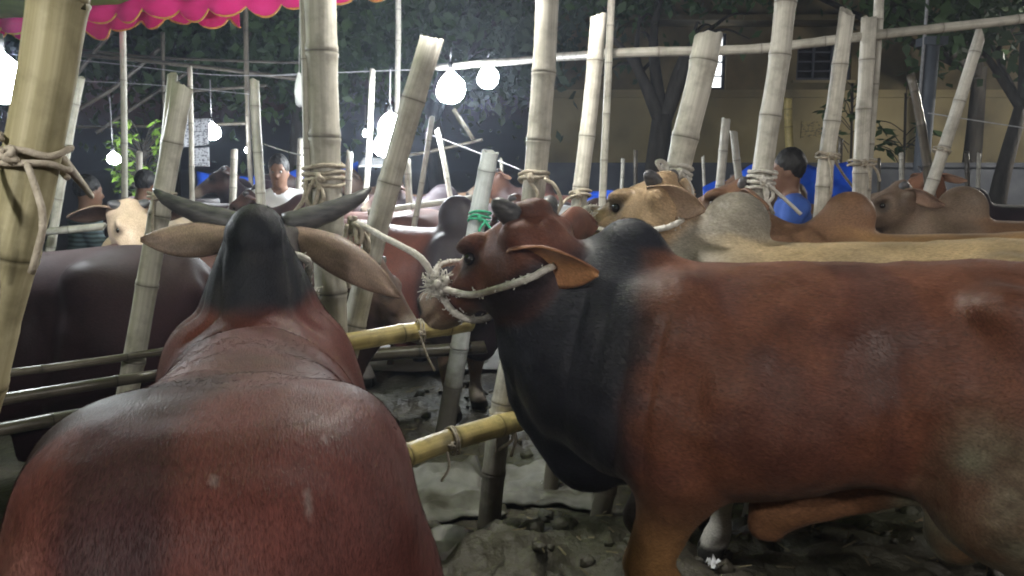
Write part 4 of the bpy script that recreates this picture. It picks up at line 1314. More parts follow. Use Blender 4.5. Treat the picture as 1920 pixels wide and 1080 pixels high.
lashing('rope round the smooth yellowish post', 1616, 305, 4.4, 40, 'rope', 2, 0.009, (0.05, 0, 1), 1, 0.02, 7, extra=[[at(1634, 308, 4.35), at(1645, 322, 4.35), at(1650, 340, 4.35)]])
lashing('rope round the splintered post by the blue shirted man', 1552, 292, 4.1, 33, 'rope', 2, 0.009, (0.12, 0, 1), 1, 0.02, 8, extra=[[at(1562, 296, 4.05), at(1580, 325, 4.3), at(1600, 352, 4.6)]])
lashing('thin band round the slanting post of the crossed pair', 1766, 282, 5.6, 25, 'rope', 2, 0.008, (0.35, 0, 1), 0, 0.018, 9)
lashing('green twine tied round the bleached post', 899, 408, 4.5, 33, 'twine_g', 3, 0.009, (0.15, 0.2, 1), 3, 0.022, 10)
lashing('band round the post before the dark purple bull', 304, 368, 2.76, 41, 'rope', 2, 0.006, (0.15, 0, 1), 1, 0.012, 11)
lashing('twine round the upper yellow rail', 790, 620, 3.08, 36, 'rope', 2, 0.006, (1, 0.4, 0.03), 1, 0.012, 12)
lashing('muddy twine round the lower yellow rail', 850, 826, 3.02, 46, 'rope', 2, 0.007, (1, 0.5, 0.03), 1, 0.014, 13)
lashing('muddy rope at the joint of the lower yellow rail and the post', 950, 775, 3.33, 52, 'rope', 3, 0.009, (-0.1, 0, 1), 3, 0.02, 14)
rope('rope slung from the olive post to the pale leaning post', [[at(112, 298, 1.25), at(140, 328, 1.9), at(172, 368, 3.2)]], 0.010)
rope('looped rope ends hanging between the thick pale post and the leaning post', [
    [at(655, 405, 2.92), at(660, 470, 2.9), at(672, 520, 2.9), at(684, 470, 2.9), at(676, 430, 2.9)],
    [at(662, 415, 2.9), at(690, 450, 2.88), at(684, 480, 2.88), at(668, 455, 2.88), at(680, 420, 2.9)],
    [at(650, 420, 2.9), at(646, 480, 2.88), at(655, 540, 2.88)]] + frayed(at(662, 412, 2.9), 7, 0.09, 3), 0.008)
rope('twisted rope ends hanging below the upper rail beside the thick pale post', frayed(at(636, 668, 2.95), 6, 0.22, 8, (0, 0, -1), 0.25), 0.008)

# ------------------------------------------------------------------ canopy with scalloped valance
can = empty('canopy', (-2.4, 4.0, 2.6))
tag(can, 'green cloth canopy with scalloped pink valance edged in gold', 'canopy')
Lp, Rp = at(-260, 66, 6.6), at(730, -26, 4.75)
zc = 2.69
Lp = Vector((Lp.x, Lp.y, zc)); Rp = Vector((Rp.x, Rp.y, zc))
dirv = (Rp - Lp).normalized()
Rp = Rp + dirv * 1.2
back = Vector((-dirv.y, dirv.x, 0))
def to_can(v): return Vector(v) - can.location
def valance(offset, drop, top, ph, mat, nm, sc=0.27, end=1.0):
    Re = Lp.lerp(Rp, end)
    n = int((Re - Lp).length / sc)
    V, Fc, TP = [], [], []
    per = 12
    tot = n * per
    gg = random.Random(int(ph * 100) + 3)
    wob = [gg.uniform(0.72, 1.28) for _ in range(n + 2)]
    for i in range(tot + 1):
        t = i / tot
        p = Lp.lerp(Re, t) + back * (offset + 0.02 * math.sin(t * 60 + ph))
        f = ((i / per) + ph) % 1.0
        sd = drop + 0.062 * (1 - abs(2 * f - 1) ** 2.2) * wob[int(i / per + ph)]
        sag = 0.022 * math.sin(t * 17 + ph) + 0.008 * math.sin(t * 53)
        rows = [top + sag, top * 0.4 + sag, -drop * 0.5 + sag, -sd + sag]
        for r_, z in enumerate(rows):
            V.append(to_can(p + Vector((0, 0, z)) + back * (0.010 * math.sin(t * 140 + r_))))
        TP.append(to_can(p + Vector((0, 0, -sd + sag)) - back * 0.004))
    for i in range(tot):
        for r_ in range(3):
            a = i * 4 + r_
            Fc.append((a, a + 4, a + 5, a + 1))
    o = mesh_obj(nm, V, Fc, mat, can)
    md = o.modifiers.new('thick', 'SOLIDIFY'); md.thickness = 0.004
    tv = tube_data(TP, 0.0065, 6)
    mesh_obj('gold_trim', *tv, M['gold'], o)
    return o
valance(0.0, 0.02, 0.05, 0.0, M['canopy_p'], 'valance')
valance(0.22, 0.03, 0.05, 0.45, M['canopy_p'], 'valance', 0.25, 0.60)
V, Fc = [], []
nu, nv = 44, 26
for i in range(nu + 1):
    for j in range(nv + 1):
        p = Lp.lerp(Rp, i / nu) - back * (7.0 * j / nv - 0.35)
        z = 0.045 + 0.10 * math.sin(i * 0.55) * math.sin(math.pi * j / nv) + 0.35 * math.sin(math.pi * j / nv) * 0.6
        V.append(to_can(p + Vector((0, 0, z))))
for i in range(nu):
    for j in range(nv):
        a = i * (nv + 1) + j
        Fc.append((a, a + 1, a + nv + 2, a + nv + 1))
o = mesh_obj('roof_cloth', V, Fc, M['canopy_g'], can)
md = o.modifiers.new('thick', 'SOLIDIFY'); md.thickness = 0.004

# ------------------------------------------------------------------ lamps in plastic bags, cables
M['glow'] = emit_mat('glowing_bag', (0.90, 0.96, 1.0), 150.0)
M['glow_far'] = emit_mat('glowing_bag_far', (0.90, 0.96, 1.0), 110.0)
M['bulb'] = emit_mat('lit_bulb', (1.0, 0.97, 0.92), 165.0)
M['bulb_dim'] = emit_mat('lit_bulb_dim', (1.0, 0.96, 0.90), 190.0)
M['bulb_up'] = emit_mat('lit_bulb_high', (1.0, 0.97, 0.92), 230.0)
M['bulb_strong'] = emit_mat('lit_flood_bulb', (1.0, 0.95, 0.86), 260.0)
def lamp(label, c, w, hgt, mat, cord=0.5, tip=0.55):
    root = empty('hanging_lamp', c)
    tag(root, label, 'lamp', 'lit bulbs hung over the pens')
    prof = [(0.5 * hgt + tip * w * 0.7, 0.035), (0.5 * hgt + tip * w * .3, 0.13), (0.42 * hgt, 0.30), (0.25 * hgt, 0.44), (0.0, 0.5), (-0.25 * hgt, 0.46), (-0.42 * hgt, 0.30), (-0.5 * hgt, 0.08)]
    pth = [Vector((0, 0, z)) for z, r in prof]
    V, Fc = [], []
    seg = 14
    g = random.Random(int(c[0] * 100))
    for z, r in prof:
        for j in range(seg):
            a = 2 * math.pi * j / seg
            rr = r * w * (1 + 0.08 * math.sin(3 * a + z * 20) + g.uniform(-.03, .03))
            V.append((math.cos(a) * rr, math.sin(a) * rr, z))
    for i in range(len(prof) - 1):
        for j in range(seg):
            k = (j + 1) % seg
            Fc.append((i * seg + j, (i + 1) * seg + j, (i + 1) * seg + k, i * seg + k))
    Fc.append(tuple(range(seg))); b = (len(prof) - 1) * seg
    Fc.append(tuple(reversed([b + j for j in range(seg)])))
    mesh_obj('bulb_bag' if w > 0.09 else 'bulb', V, Fc, mat, root)
    zt = prof[0][0]
    mesh_obj('socket', *tube_data([Vector((0, 0, zt - 0.005)), Vector((0, 0, zt + 0.06))], 0.02, 10), M['socket'], root)
    mesh_obj('cord', *tube_data([Vector((0, 0, zt + 0.06)), Vector((0.01, 0, zt + 0.06 + cord))], 0.006, 6), M['wire_l'], root)
    return root
def lampat(label, px, py, Y, wpx, hpx, mat='glow', **k):
    return lamp(label, at(px, py, Y), wid(wpx, Y), wid(hpx, Y), M[mat], **k)
lampat('glaring bulb in a bag beside the nearest olive post', 4, 152, 3.4, 84, 80, cord=0.25, tip=0.3)
lampat('big glaring bulb right of the leaning post', 845, 168, 6.8, 52, 50, cord=0.12, tip=0.3)
lampat('round glaring bulb farthest right in the row', 915, 146, 8.6, 38, 39, 'glow_far', cord=0.06, tip=0.2)
lampat('upper of two glaring bulbs behind the leaning post', 732, 238, 6.9, 46, 44, cord=0.3, tip=0.15)
lampat('lower of two glaring bulbs behind the leaning post', 722, 273, 7.3, 42, 42, cord=0.1, tip=0.2)
lampat('bulb shining beside the hanging posters', 398, 248, 8.8, 28, 28, 'glow_far', cord=0.4, tip=0.2)
lampat('low bulb behind the thin upright pole', 213, 298, 8.2, 24, 20, 'glow_far', cord=0.5, tip=0.2)
lampat('tiny far bulb left of the glaring pair', 685, 250, 12.0, 9, 12, 'glow_far', cord=0.3, tip=0.2)
lampat('tiny far bulb beside the flat topped post', 463, 282, 12.0, 8, 9, 'glow_far', cord=0.4, tip=0.2)
# the same string of lamps goes on over and behind the photographer and along the pens
for lb, c, w in [('bagged bulb hung over the near bull\'s pen', (-1.2, -0.4, 2.35), 0.20), ('bagged bulb hung behind the photographer over the aisle', (1.9, -0.5, 2.45), 0.20),
                 ('bagged bulb hung high above the red bull\'s head', (-0.10, 3.25, 2.78), 0.20),
                 ('bagged bulb hung over the right end of the pens', (4.6, 2.4, 2.75), 0.20), ('bagged bulb on the boundary before the yellow house', (8.9, 11.2, 3.3), 0.36)]:
    lamp(lb, c, w, w * 1.1, M['bulb_dim' if 'aisle' in lb else 'bulb_strong' if 'house' in lb else 'bulb_up' if 'high' in lb else 'bulb'], 0.3, 0.5)
def wire(label, pts, r=0.006, mat='wire_l'):
    o = mesh_obj('electric_cable', *tube_data(catmull(pts, 8), r, 5), M[mat])
    return tag(o, label, 'cable', 'cables strung over the market')
wire('cable the bright bulbs hang from', [at(520, 140, 8.5), at(740, 132, 8.3), at(850, 128, 7.5), at(960, 118, 8.0), at(1040, 105, 7.0)])
wire('cable sagging from the leaning stake to the tall ringed post', [at(800, 250, 6.6), at(900, 288, 6.0), at(985, 322, 5.0)], 0.006)
wire('cable from the flat topped post toward the thick pale post', [at(488, 268, 5.5), at(540, 285, 5.4), at(590, 296, 5.3)], 0.005)
wire('cable crossing behind the crossed posts to the right edge', [at(1740, 212, 8.0), at(1830, 226, 7.8), at(1960, 246, 7.6)], 0.006)
wire('cable running under the valance past the frame poles', [at(-60, 95, 7.8), at(200, 118, 7.6), at(400, 140, 7.6), at(600, 140, 7.5)], 0.005)
wire('cable hanging low between the frame poles', [at(120, 150, 8.5), at(300, 160, 8.4), at(480, 178, 8.4)], 0.004)

# unlit plastic bag hung on the thick post
bagc = at(562, 168, 4.8)
g = random.Random(4)
V, Fc = [], []
seg, prof = 14, [(0.10, 0.006), (0.07, 0.014), (0.03, 0.026), (-0.02, 0.034), (-0.06, 0.036), (-0.09, 0.028), (-0.10, 0.01)]
for z, r in prof:
    for j in range(seg):
        a = 2 * math.pi * j / seg
        rr = r * (1 + 0.2 * math.sin(2 * a + z * 30) + g.uniform(-.1, .1))
        V.append((math.cos(a) * rr, math.sin(a) * rr * .7, z + g.uniform(-.005, .005)))
for i in range(len(prof) - 1):
    for j in range(seg):
        k = (j + 1) % seg
        Fc.append((i * seg + j, (i + 1) * seg + j, (i + 1) * seg + k, i * seg + k))
o = mesh_obj('plastic_bag', V, Fc, M['bag']); o.location = bagc
tag(o, 'white plastic bag hanging beside the thick pale post', 'bag')
mesh_obj('string', *tube_data([Vector((0, 0, 0.10)), Vector((0.02, 0, 0.45))], 0.003, 5), M['wire_l'], o)

# ------------------------------------------------------------------ tarpaulins, sheets, posters
def sheet(name, label, cat, corners, mat, nu=26, nv=10, amp=0.05, seed=1, sag=0.1, thick=0.006, group=None, freq=5):
    A, B, C_, D_ = [Vector(c) for c in corners]      # A-B top edge, D-C bottom edge
    org = (A + B + C_ + D_) / 4
    nrm = (B - A).cross(D_ - A).normalized()
    V, Fc = [], []
    for i in range(nu + 1):
        for j in range(nv + 1):
            u, v = i / nu, j / nv
            V.append((A.lerp(B, u)).lerp(D_.lerp(C_, u), v) - org)
    Vn = np.array([tuple(v) for v in V])
    nz = noise3(Vn + seed * 3.1, freq, seed) * 0.6 + noise3(Vn + seed, freq * 2.3, seed + 1) * 0.3
    Vn = Vn + np.array(nrm) * (nz * amp)[:, None]
    uu = np.array([i / nu for i in range(nu + 1) for j in range(nv + 1)]); vv = np.array([j / nv for i in range(nu + 1) for j in range(nv + 1)])
    Vn[:, 2] -= sag * np.sin(np.pi * uu) * (1 - vv * .6)
    for i in range(nu):
        for j in range(nv):
            a = i * (nv + 1) + j
            Fc.append((a, a + nv + 1, a + nv + 2, a + 1))
    o = mesh_obj(name, Vn, Fc, mat)
    o.location = org
    md = o.modifiers.new('thick', 'SOLIDIFY'); md.thickness = thick
    return tag(o, label, cat, group)
TG = 'blue tarpaulins beyond the pens'
sheet('tarpaulin', 'long blue tarpaulin behind the white shirted man', 'tarpaulin', [at(370, 326, 9.6), at(672, 300, 9.6), at(672, 352, 9.2), at(370, 356, 9.2)], M['tarp'], amp=.09, seed=2, group=TG)
sheet('tarpaulin', 'blue tarpaulin behind the thin tall pole', 'tarpaulin', [at(1086, 352, 8.2), at(1226, 354, 8.2), at(1226, 430, 7.8), at(1086, 430, 7.8)], M['tarp'], amp=.08, seed=3, group=TG, sag=.03)
sheet('tarpaulin', 'blue tarpaulin behind the cream bull\'s head', 'tarpaulin', [at(1318, 352, 8.0), at(1440, 300, 8.0), at(1440, 420, 7.6), at(1318, 420, 7.6)], M['tarp'], amp=.08, seed=4, group=TG, sag=.02)
sheet('tarpaulin', 'blue tarpaulin beside the blue shirted man', 'tarpaulin', [at(1500, 308, 7.6), at(1606, 298, 7.6), at(1606, 400, 7.2), at(1500, 400, 7.2)], M['tarp'], amp=.08, seed=5, group=TG, sag=.03)
sheet('white_sheet', 'white cloth roof glowing under the bulb pair', 'sheet', [at(690, 294, 9.6), at(752, 290, 9.6), at(748, 308, 8.4), at(672, 311, 8.4)], M['white_sheet'], amp=.05, seed=6, sag=.03)
sheet('white_sack', 'white sack lying behind the tall ringed post', 'sack', [at(1040, 384, 5.9), at(1092, 380, 5.9), at(1092, 402, 5.8), at(1040, 404, 5.8)], M['white_sheet'], 10, 6, .04, 7, .02)
# posters: grey print lines on paper
def print_mat(name, sx, sy, seed, pa=(0.62, 0.64, 0.68), pb=(0.16, 0.17, 0.20)):
    m, nt, b_ = new_mat(name)
    L = nt.links.new
    tc = nd(nt, "ShaderNodeTexCoord")
    mp = nd(nt, "ShaderNodeMapping"); mp.inputs["Scale"].default_value = (sx, 1, sy); mp.inputs["Location"].default_value = (seed, 0, seed * 1.7)
    L(tc.outputs["Object"], mp.inputs[0])
    n = nd(nt, "ShaderNodeTexNoise"); n.inputs["Scale"].default_value = 1.0; n.inputs["Detail"].default_value = 2
    L(mp.outputs[0], n.inputs["Vector"])
    r = nd(nt, "ShaderNodeValToRGB")
    r.color_ramp.elements[0].position = 0.50; r.color_ramp.elements[1].position = 0.58
    r.color_ramp.elements[0].color = (*pa, 1); r.color_ramp.elements[1].color = (*pb, 1)
    L(n.outputs["Fac"], r.inputs[0]); L(r.outputs[0], b_.inputs["Base Color"])
    b_.inputs["Roughness"].default_value = 0.7
    return m
sheet('poster', 'upper printed poster hung by the bulb', 'poster', [at(350, 222, 8.5), at(394, 222, 8.5), at(392, 272, 8.5), at(344, 276, 8.5)], print_mat('poster_print_a', 30, 55, 1.3), 10, 10, .02, 8, .0, .003, 'posters hung behind the pens')
sheet('poster', 'lower printed poster hung below the first', 'poster', [at(358, 278, 8.5), at(393, 276, 8.5), at(393, 312, 8.5), at(356, 312, 8.5)], print_mat('poster_print_b', 34, 60, 4.4), 10, 10, .02, 9, .0, .003, 'posters hung behind the pens')
b = at(1520, 243, 15.98)
o = mesh_obj('wall_sign', *box_data(-.19, .19, -0.03, -0.003, -.16, .16), print_mat('sign_print', 14, 26, 2.0, (0.36, 0.29, 0.14), (0.17, 0.14, 0.08)), None, False)
o.location = (b.x, YH, b.z); tag(o, 'small faded sign on the yellow wall', 'sign')

# ------------------------------------------------------------------ things on the ground
def ground_sheet(label, cx, cy, w, l, rot, seed, mat, name='sack'):
    n = 34
    X, Yy = np.meshgrid(np.linspace(-.5, .5, n), np.linspace(-.5, .5, n), indexing='ij')
    e = noise3(np.stack([X.ravel() * 3, Yy.ravel() * 3, X.ravel() * 0 + seed], 1), 2.0, seed).reshape(n, n)
    Xe = X * w * (1 + .10 * e); Ye = Yy * l * (1 + .12 * e.T)
    c, s = math.cos(rot), math.sin(rot)
    gx = cx + Xe * c - Ye * s; gy = cy + Xe * s + Ye * c
    P3 = np.stack([gx.ravel(), gy.ravel(), np.zeros(n * n)], 1)
    z = ground_z(gx.ravel(), gy.ravel()) * 0.7 + 0.035 + 0.035 * np.abs(noise3(P3, 5.5, seed)) + 0.018 * noise3(P3, 13, seed + 1)
    edge = np.maximum(np.abs(X), np.abs(Yy)).ravel()
    z -= sstep(0.40, 0.5, edge) * 0.03
    V = np.stack([gx.ravel() - cx, gy.ravel() - cy, z], 1)
    I = np.arange(n * n).reshape(n, n)
    Q = np.stack([I[:-1, :-1], I[1:, :-1], I[1:, 1:], I[:-1, 1:]], -1).reshape(-1, 4)
    o = np_mesh_obj(name, V, Q, mat); o.location = (cx, cy, 0)
    md = o.modifiers.new('thick', 'SOLIDIFY'); md.thickness = 0.012; md.offset = -1
    return tag(o, label, 'sack', 'flattened sacks in the mud')
ground_sheet('flattened grey sack left of the muddy post foot', -0.42, 3.75, 0.62, 0.70, 0.25, 3, M['sack'])
ground_sheet('flattened grey sack right of the muddy post foot', 0.16, 3.85, 0.66, 0.55, -0.2, 5, M['sack'])
ground_sheet('trampled grey sack close behind the near bull\'s flank', -0.48, 3.05, 0.55, 0.45, 0.5, 7, M['sack'])
# straw and dung crumbs
g2 = np.random.default_rng(5)
n = 1100
sx = g2.uniform(-1.4, 2.6, n); sy_ = g2.uniform(2.3, 5.6, n)
sz = ground_z(sx, sy_) + 0.012
a = g2.uniform(0, 6.28, n); Ls = g2.uniform(0.02, 0.09, n); ws = 0.0028
dx, dy = np.cos(a) * Ls, np.sin(a) * Ls
nx_, ny_ = -np.sin(a) * ws, np.cos(a) * ws
tz = g2.uniform(-0.012, 0.02, n)
V = np.stack([np.stack([sx - nx_, sy_ - ny_, sz], 1), np.stack([sx + dx - nx_, sy_ + dy - ny_, sz + tz], 1), np.stack([sx + dx + nx_, sy_ + dy + ny_, sz + tz + .004], 1), np.stack([sx + nx_, sy_ + ny_, sz + .004], 1)], 1).reshape(-1, 3)
o = np_mesh_obj('straw', V, np.arange(n * 4).reshape(-1, 4), M['straw'])
tag(o, 'loose straw trampled into the mud of the pens', 'straw', kind='stuff')
# clods
cv, cf = [], []
for i in range(280):
    x = g2.uniform(-1.3, 2.4); y = g2.uniform(2.4, 6.0)
    r = g2.uniform(0.012, 0.045) * (1 if g2.random() < .8 else 1.5)
    zz = float(ground_z(np.array([x]), np.array([y]))[0])
    v, f = sphere_data((x, y, zz + r * .2), (r, r * g2.uniform(.7, 1.2), r * .7), 7, 5)
    v = [np.array(q) + g2.normal(0, r * .14, 3) for q in v]
    o0 = len(cv); cv += v; cf += [tuple(k + o0 for k in q) for q in f]
o = mesh_obj('mud_clods', cv, cf, M['mud'], None, True)
tag(o, 'clods of wet mud scattered over the pens', 'mud', kind='stuff')

def scrap(label, px, py, w, seed):
    a_ = at(px, py, 1.0)
    Yd = (0.05 - CAM.z) / (a_.z - CAM.z)
    p = at(px, py, Yd)
    V, Q = [], []
    n = 9
    g = np.random.default_rng(seed)
    X, Yy = np.meshgrid(np.linspace(-.5, .5, n), np.linspace(-.5, .5, n), indexing='ij')
    Z = np.abs(noise3(np.stack([X.ravel(), Yy.ravel(), X.ravel() * 0 + seed], 1), 4.0, seed)) * 0.7 + g.uniform(0, .12, n * n)
    V = np.stack([X.ravel() * w, Yy.ravel() * w * .8, Z * w + 0.01], 1)
    I = np.arange(n * n).reshape(n, n)
    Q = np.stack([I[:-1, :-1], I[1:, :-1], I[1:, 1:], I[:-1, 1:]], -1).reshape(-1, 4)
    o = np_mesh_obj('plastic_scrap', V, Q, M['bag'])
    o.location = (p.x, p.y, float(ground_z(np.array([p.x]), np.array([p.y]))[0]) + 0.005)
    o.rotation_euler = (0, 0, seed)
    return tag(o, label, 'litter', 'white scraps in the mud')
scrap('white plastic scrap lying beside the cream bull\'s forefoot', 1414, 958, 0.11, 1)
scrap('small pale scrap in the mud between the red bull\'s legs', 1342, 1046, 0.07, 2)
scrap('pale scrap on the mud beside the flattened sack', 1022, 896, 0.05, 3)
# ------------------------------------------------------------------ people
def person(label, loc, yaw, s, shirt, hair_h=0.0, arms='down', sleeve=0.55, head_turn=0.0, lean=0.0, trousers='trousers', name='person', group='people among the cattle'):
    """x forward, y left, z up, 1.70 m tall before scaling"""
    root = empty(name, loc, yaw, s)
    tag(root, label, 'person', group)
    B = Field()
    lx = lambda z: lean * max(0, z - 0.9)
    ct, st = math.cos(head_turn), math.sin(head_turn)
    hc = np.array((0.015 + lx(1.55), 0, 1.555))
    hd = lambda x, y, z: hc + np.array((x * ct - y * st, x * st + y * ct, z))
    rot = np.array([[ct, -st, 0], [st, ct, 0], [0, 0, 1]], np.float32)
    B.add(f_ell(hd(0, 0, 0.035), (0.095, 0.075, 0.105), rot), 0.02)
    B.add(f_ell(hd(0.025, 0, -0.045), (0.070, 0.058, 0.085), rot), 0.04)
    B.add(f_cap(hd(0.088, 0, 0.01), hd(0.108, 0, -0.03), 0.010, 0.015), 0.015)
    B.add(f_ell(hd(0.088, 0, -0.072), (0.012, 0.024, 0.010), rot), 0.012)
    B.add(f_ell(hd(0.070, 0, -0.108), (0.022, 0.026, 0.020), rot), 0.02)
    for sy in (-1, 1):
        B.add(f_ell(hd(0.078, sy * 0.032, 0.030), (0.014, 0.024, 0.008), rot), 0.015)
        B.sub(f_ell(hd(0.094, sy * 0.031, 0.010), (0.014, 0.017, 0.010), rot), 0.012)
        B.add(f_ell(hd(-0.005, sy * 0.077, -0.005), (0.018, 0.010, 0.030), rot), 0.01)
    B.add(f_cap((lx(1.33) - .01, 0, 1.34), (lx(1.5), 0, 1.49), 0.060, 0.052), 0.04)
    tors = Field()
    tors.add(f_cap((lx(1.25), 0, 1.27), (lx(1.0), 0, 1.02), 0.105, 0.098, 1.45), 0.05)
    tors.add(f_cap((lx(1.0), 0, 1.02), (0, 0, 0.92), 0.10, 0.112, 1.4), 0.06)
    for sy in (-1, 1):
        tors.add(f_cap((lx(1.36), sy * 0.06, 1.36), (lx(1.34) - .01, sy * 0.185, 1.335), 0.058, 0.058), 0.05)
    B.add(lambda P: tors.ev(P), 0.05)
    armsF = Field(); hands = []
    for sy in (-1, 1):
        sh = np.array((lx(1.34) - .01, sy * 0.195, 1.335))
        if arms == 'down' or (arms == 'one' and sy < 0):
            el = sh + (0.0, sy * 0.04, -0.28); wr = el + (0.09, -sy * 0.01, -0.23)
        else:
            el = sh + (0.07, sy * 0.05, -0.26); wr = el + (0.22, -sy * 0.05, 0.05)
        armsF.add(f_cap(sh, el, 0.054, 0.042), 0.03); armsF.add(f_cap(el, wr, 0.041, 0.028), 0.03)
        B.add(f_cap(sh, el, 0.054, 0.042), 0.04); B.add(f_cap(el, wr, 0.041, 0.028), 0.03)
        d = unit(wr - el); side = unit(np.cross(d, (0, 0, 1.0)) + 1e-3)
        up = np.cross(side, d)
        pm = wr + d * 0.05
        B.add(f_cap(wr, pm + d * .035, 0.027, 0.030), 0.02)
        for k in range(4):
            o = side * (k - 1.5) * 0.018
            b0 = pm + d * 0.045 + o; b1 = b0 + d * (0.040 - 0.005 * abs(k - 1.4)) - up * 0.012; b2 = b1 + d * 0.022 - up * 0.022
            B.add(f_cap(b0, b1, 0.0095, 0.009), 0.008); B.add(f_cap(b1, b2, 0.009, 0.0075), 0.006)
        t0 = pm - side * 0.028; t1 = t0 + d * 0.035 - side * 0.022
        B.add(f_cap(t0, t1, 0.012, 0.0095), 0.012)
    legF = Field()
    for sy in (-1, 1):
        hp_, kn, an = np.array((0, sy * 0.095, 0.90)), np.array((0.02, sy * 0.11, 0.49)), np.array((-0.01, sy * 0.12, 0.09))
        for fl in (B, legF):
            fl.add(f_cap(hp_, kn, 0.088, 0.058), 0.04); fl.add(f_cap(kn, an, 0.056, 0.040), 0.03)
        B.add(f_cap(an + (0, 0, -.03), an + (0.14, sy * .02, -.058), 0.036, 0.030), 0.03)
    V, Q = surface(B.ev, (-0.35, -0.45, 0.0), (0.65, 0.45, 1.72), 0.0125)
    np_mesh_obj('body', V, Q, M['skin'], root)
    # shirt over torso and upper arms, ending at neck, sleeve and hem
    S = Field()
    S.add(lambda P: tors.ev(P) - 0.016, 0.02)
    S.add(lambda P: armsF.ev(P) - 0.014, 0.05)
    def shirt_ev(P):
        d = S.ev(P)
        d = d + 0.006 * np.sin(P[:, 2] * 34 + P[:, 1] * 22 + 2 * np.sin(P[:, 0] * 20)) * (np.abs(P[:, 1]) < 0.5)
        d = np.maximum(d, 0.80 - P[:, 2])
        nk = np.sqrt((P[:, 0] - lx(1.4) - .01) ** 2 + P[:, 1] ** 2)
        d = np.maximum(d, np.minimum(0.066 - nk, 1.0) * (P[:, 2] > 1.36) - 1.0 * (P[:, 2] <= 1.36))
        # sleeve ends
        low = 1.335 - sleeve * 0.42
        d = np.maximum(d, np.where(np.abs(P[:, 1]) > 0.19, low - P[:, 2], -1))
        return d.astype(np.float32)
    V, Q = surface(shirt_ev, (-0.3, -0.42, 0.74), (0.6, 0.42, 1.5), 0.012)
    np_mesh_obj('shirt', V, Q, shirt, root)
    def tr_ev(P):
        return np.maximum(np.maximum(np.minimum(legF.ev(P), f_cap((0, -.04, .93), (0, .04, .93), .115, .115, 1.0)(P)) - 0.016, P[:, 2] - 0.985), 0.11 - P[:, 2]).astype(np.float32)
    V, Q = surface(tr_ev, (-0.25, -0.3, 0.05), (0.25, 0.3, 1.02), 0.016)
    np_mesh_obj('trousers', V, Q, M[trousers], root)
    Hf = f_ell(hd(-0.012, 0, 0.052), (0.101, 0.084, 0.102 + hair_h), rot)
    fc = f_ell(hd(0.115, 0, -0.02), (0.075, 0.072, 0.095), rot)
    lowc = hc[2] - 0.035
    def hair_ev(P):
        d = Hf(P) + 0.006 * np.sin(P[:, 0] * 120) * np.sin(P[:, 1] * 110) * np.sin(P[:, 2] * 90)
        d = np.maximum(d, -fc(P))
        return np.maximum(d, lowc - P[:, 2]).astype(np.float32)
    V, Q = surface(hair_ev, hc - 0.16, hc + (0.16, 0.16, 0.24), 0.0085)
    np_mesh_obj('hair', V, Q, M['hair'], root)
    for sy in (-1, 1):
        e = mesh_obj('eye', *sphere_data(hd(0.080, sy * 0.031, 0.010), 0.0125, 8, 6), M['eyewhite'], root)
        mesh_obj('iris', *sphere_data(hd(0.089, sy * 0.031, 0.010), 0.0062, 8, 6), M['eye'], e)
    return root
M['eyewhite'] = noise_mat('eye_white', (0.28, 0.26, 0.24), (0.36, 0.34, 0.32), 20, 0.4, 0)
def stripe_mat():
    m, nt, b_ = new_mat('striped_shirt')
    L = nt.links.new
    tc = nd(nt, "ShaderNodeTexCoord"); w = nd(nt, "ShaderNodeTexWave", bands_direction='Z')
    w.inputs["Scale"].default_value = 9.0; w.inputs["Distortion"].default_value = 1.2
    L(tc.outputs["Object"], w.inputs["Vector"])
    r = nd(nt, "ShaderNodeValToRGB")
    r.color_ramp.elements[0].position = .45; r.color_ramp.elements[1].position = .55
    r.color_ramp.elements[0].color = (.025, .035, .04, 1); r.color_ramp.elements[1].color = (.085, .12, .13, 1)
    L(w.outputs["Fac"], r.inputs[0]); L(r.outputs[0], b_.inputs["Base Color"]); b_.inputs["Roughness"].default_value = .85
    return m
M['shirt_s'] = stripe_mat()
b = at(524, 330, 6.7)
person('man in a white shirt facing the camera behind the cattle', (b.x, 6.7, 0), R(-85), 1.02, M['shirt_w'], 0.012, 'down', 0.5, 0.0)
b = at(212, 330, 6.3)
person('man in a white shirt bending over beside the pale cow, seen from behind', (b.x, 6.3, 0), R(60), 0.95, M['shirt_w'], 0.0, 'fwd', 0.8, 0.3, 0.45)
b = at(142, 330, 5.7)
person('man in a dark striped shirt beyond the pale leaning post', (b.x, 5.7, 0), R(40), 0.93, M['shirt_s'], 0.0, 'fwd', 0.9, 0.2, 0.1)
b = at(1492, 330, 5.2)
person('man in a blue shirt turned to the left behind the tan bull', (b.x, 5.2, 0), R(168), 1.03, M['shirt_b'], 0.012, 'fwd', 0.6, -0.1, 0.05)

# ------------------------------------------------------------------ the cattle
G1 = 'bulls tied side by side at the right'
G2 = 'cattle standing farther back'
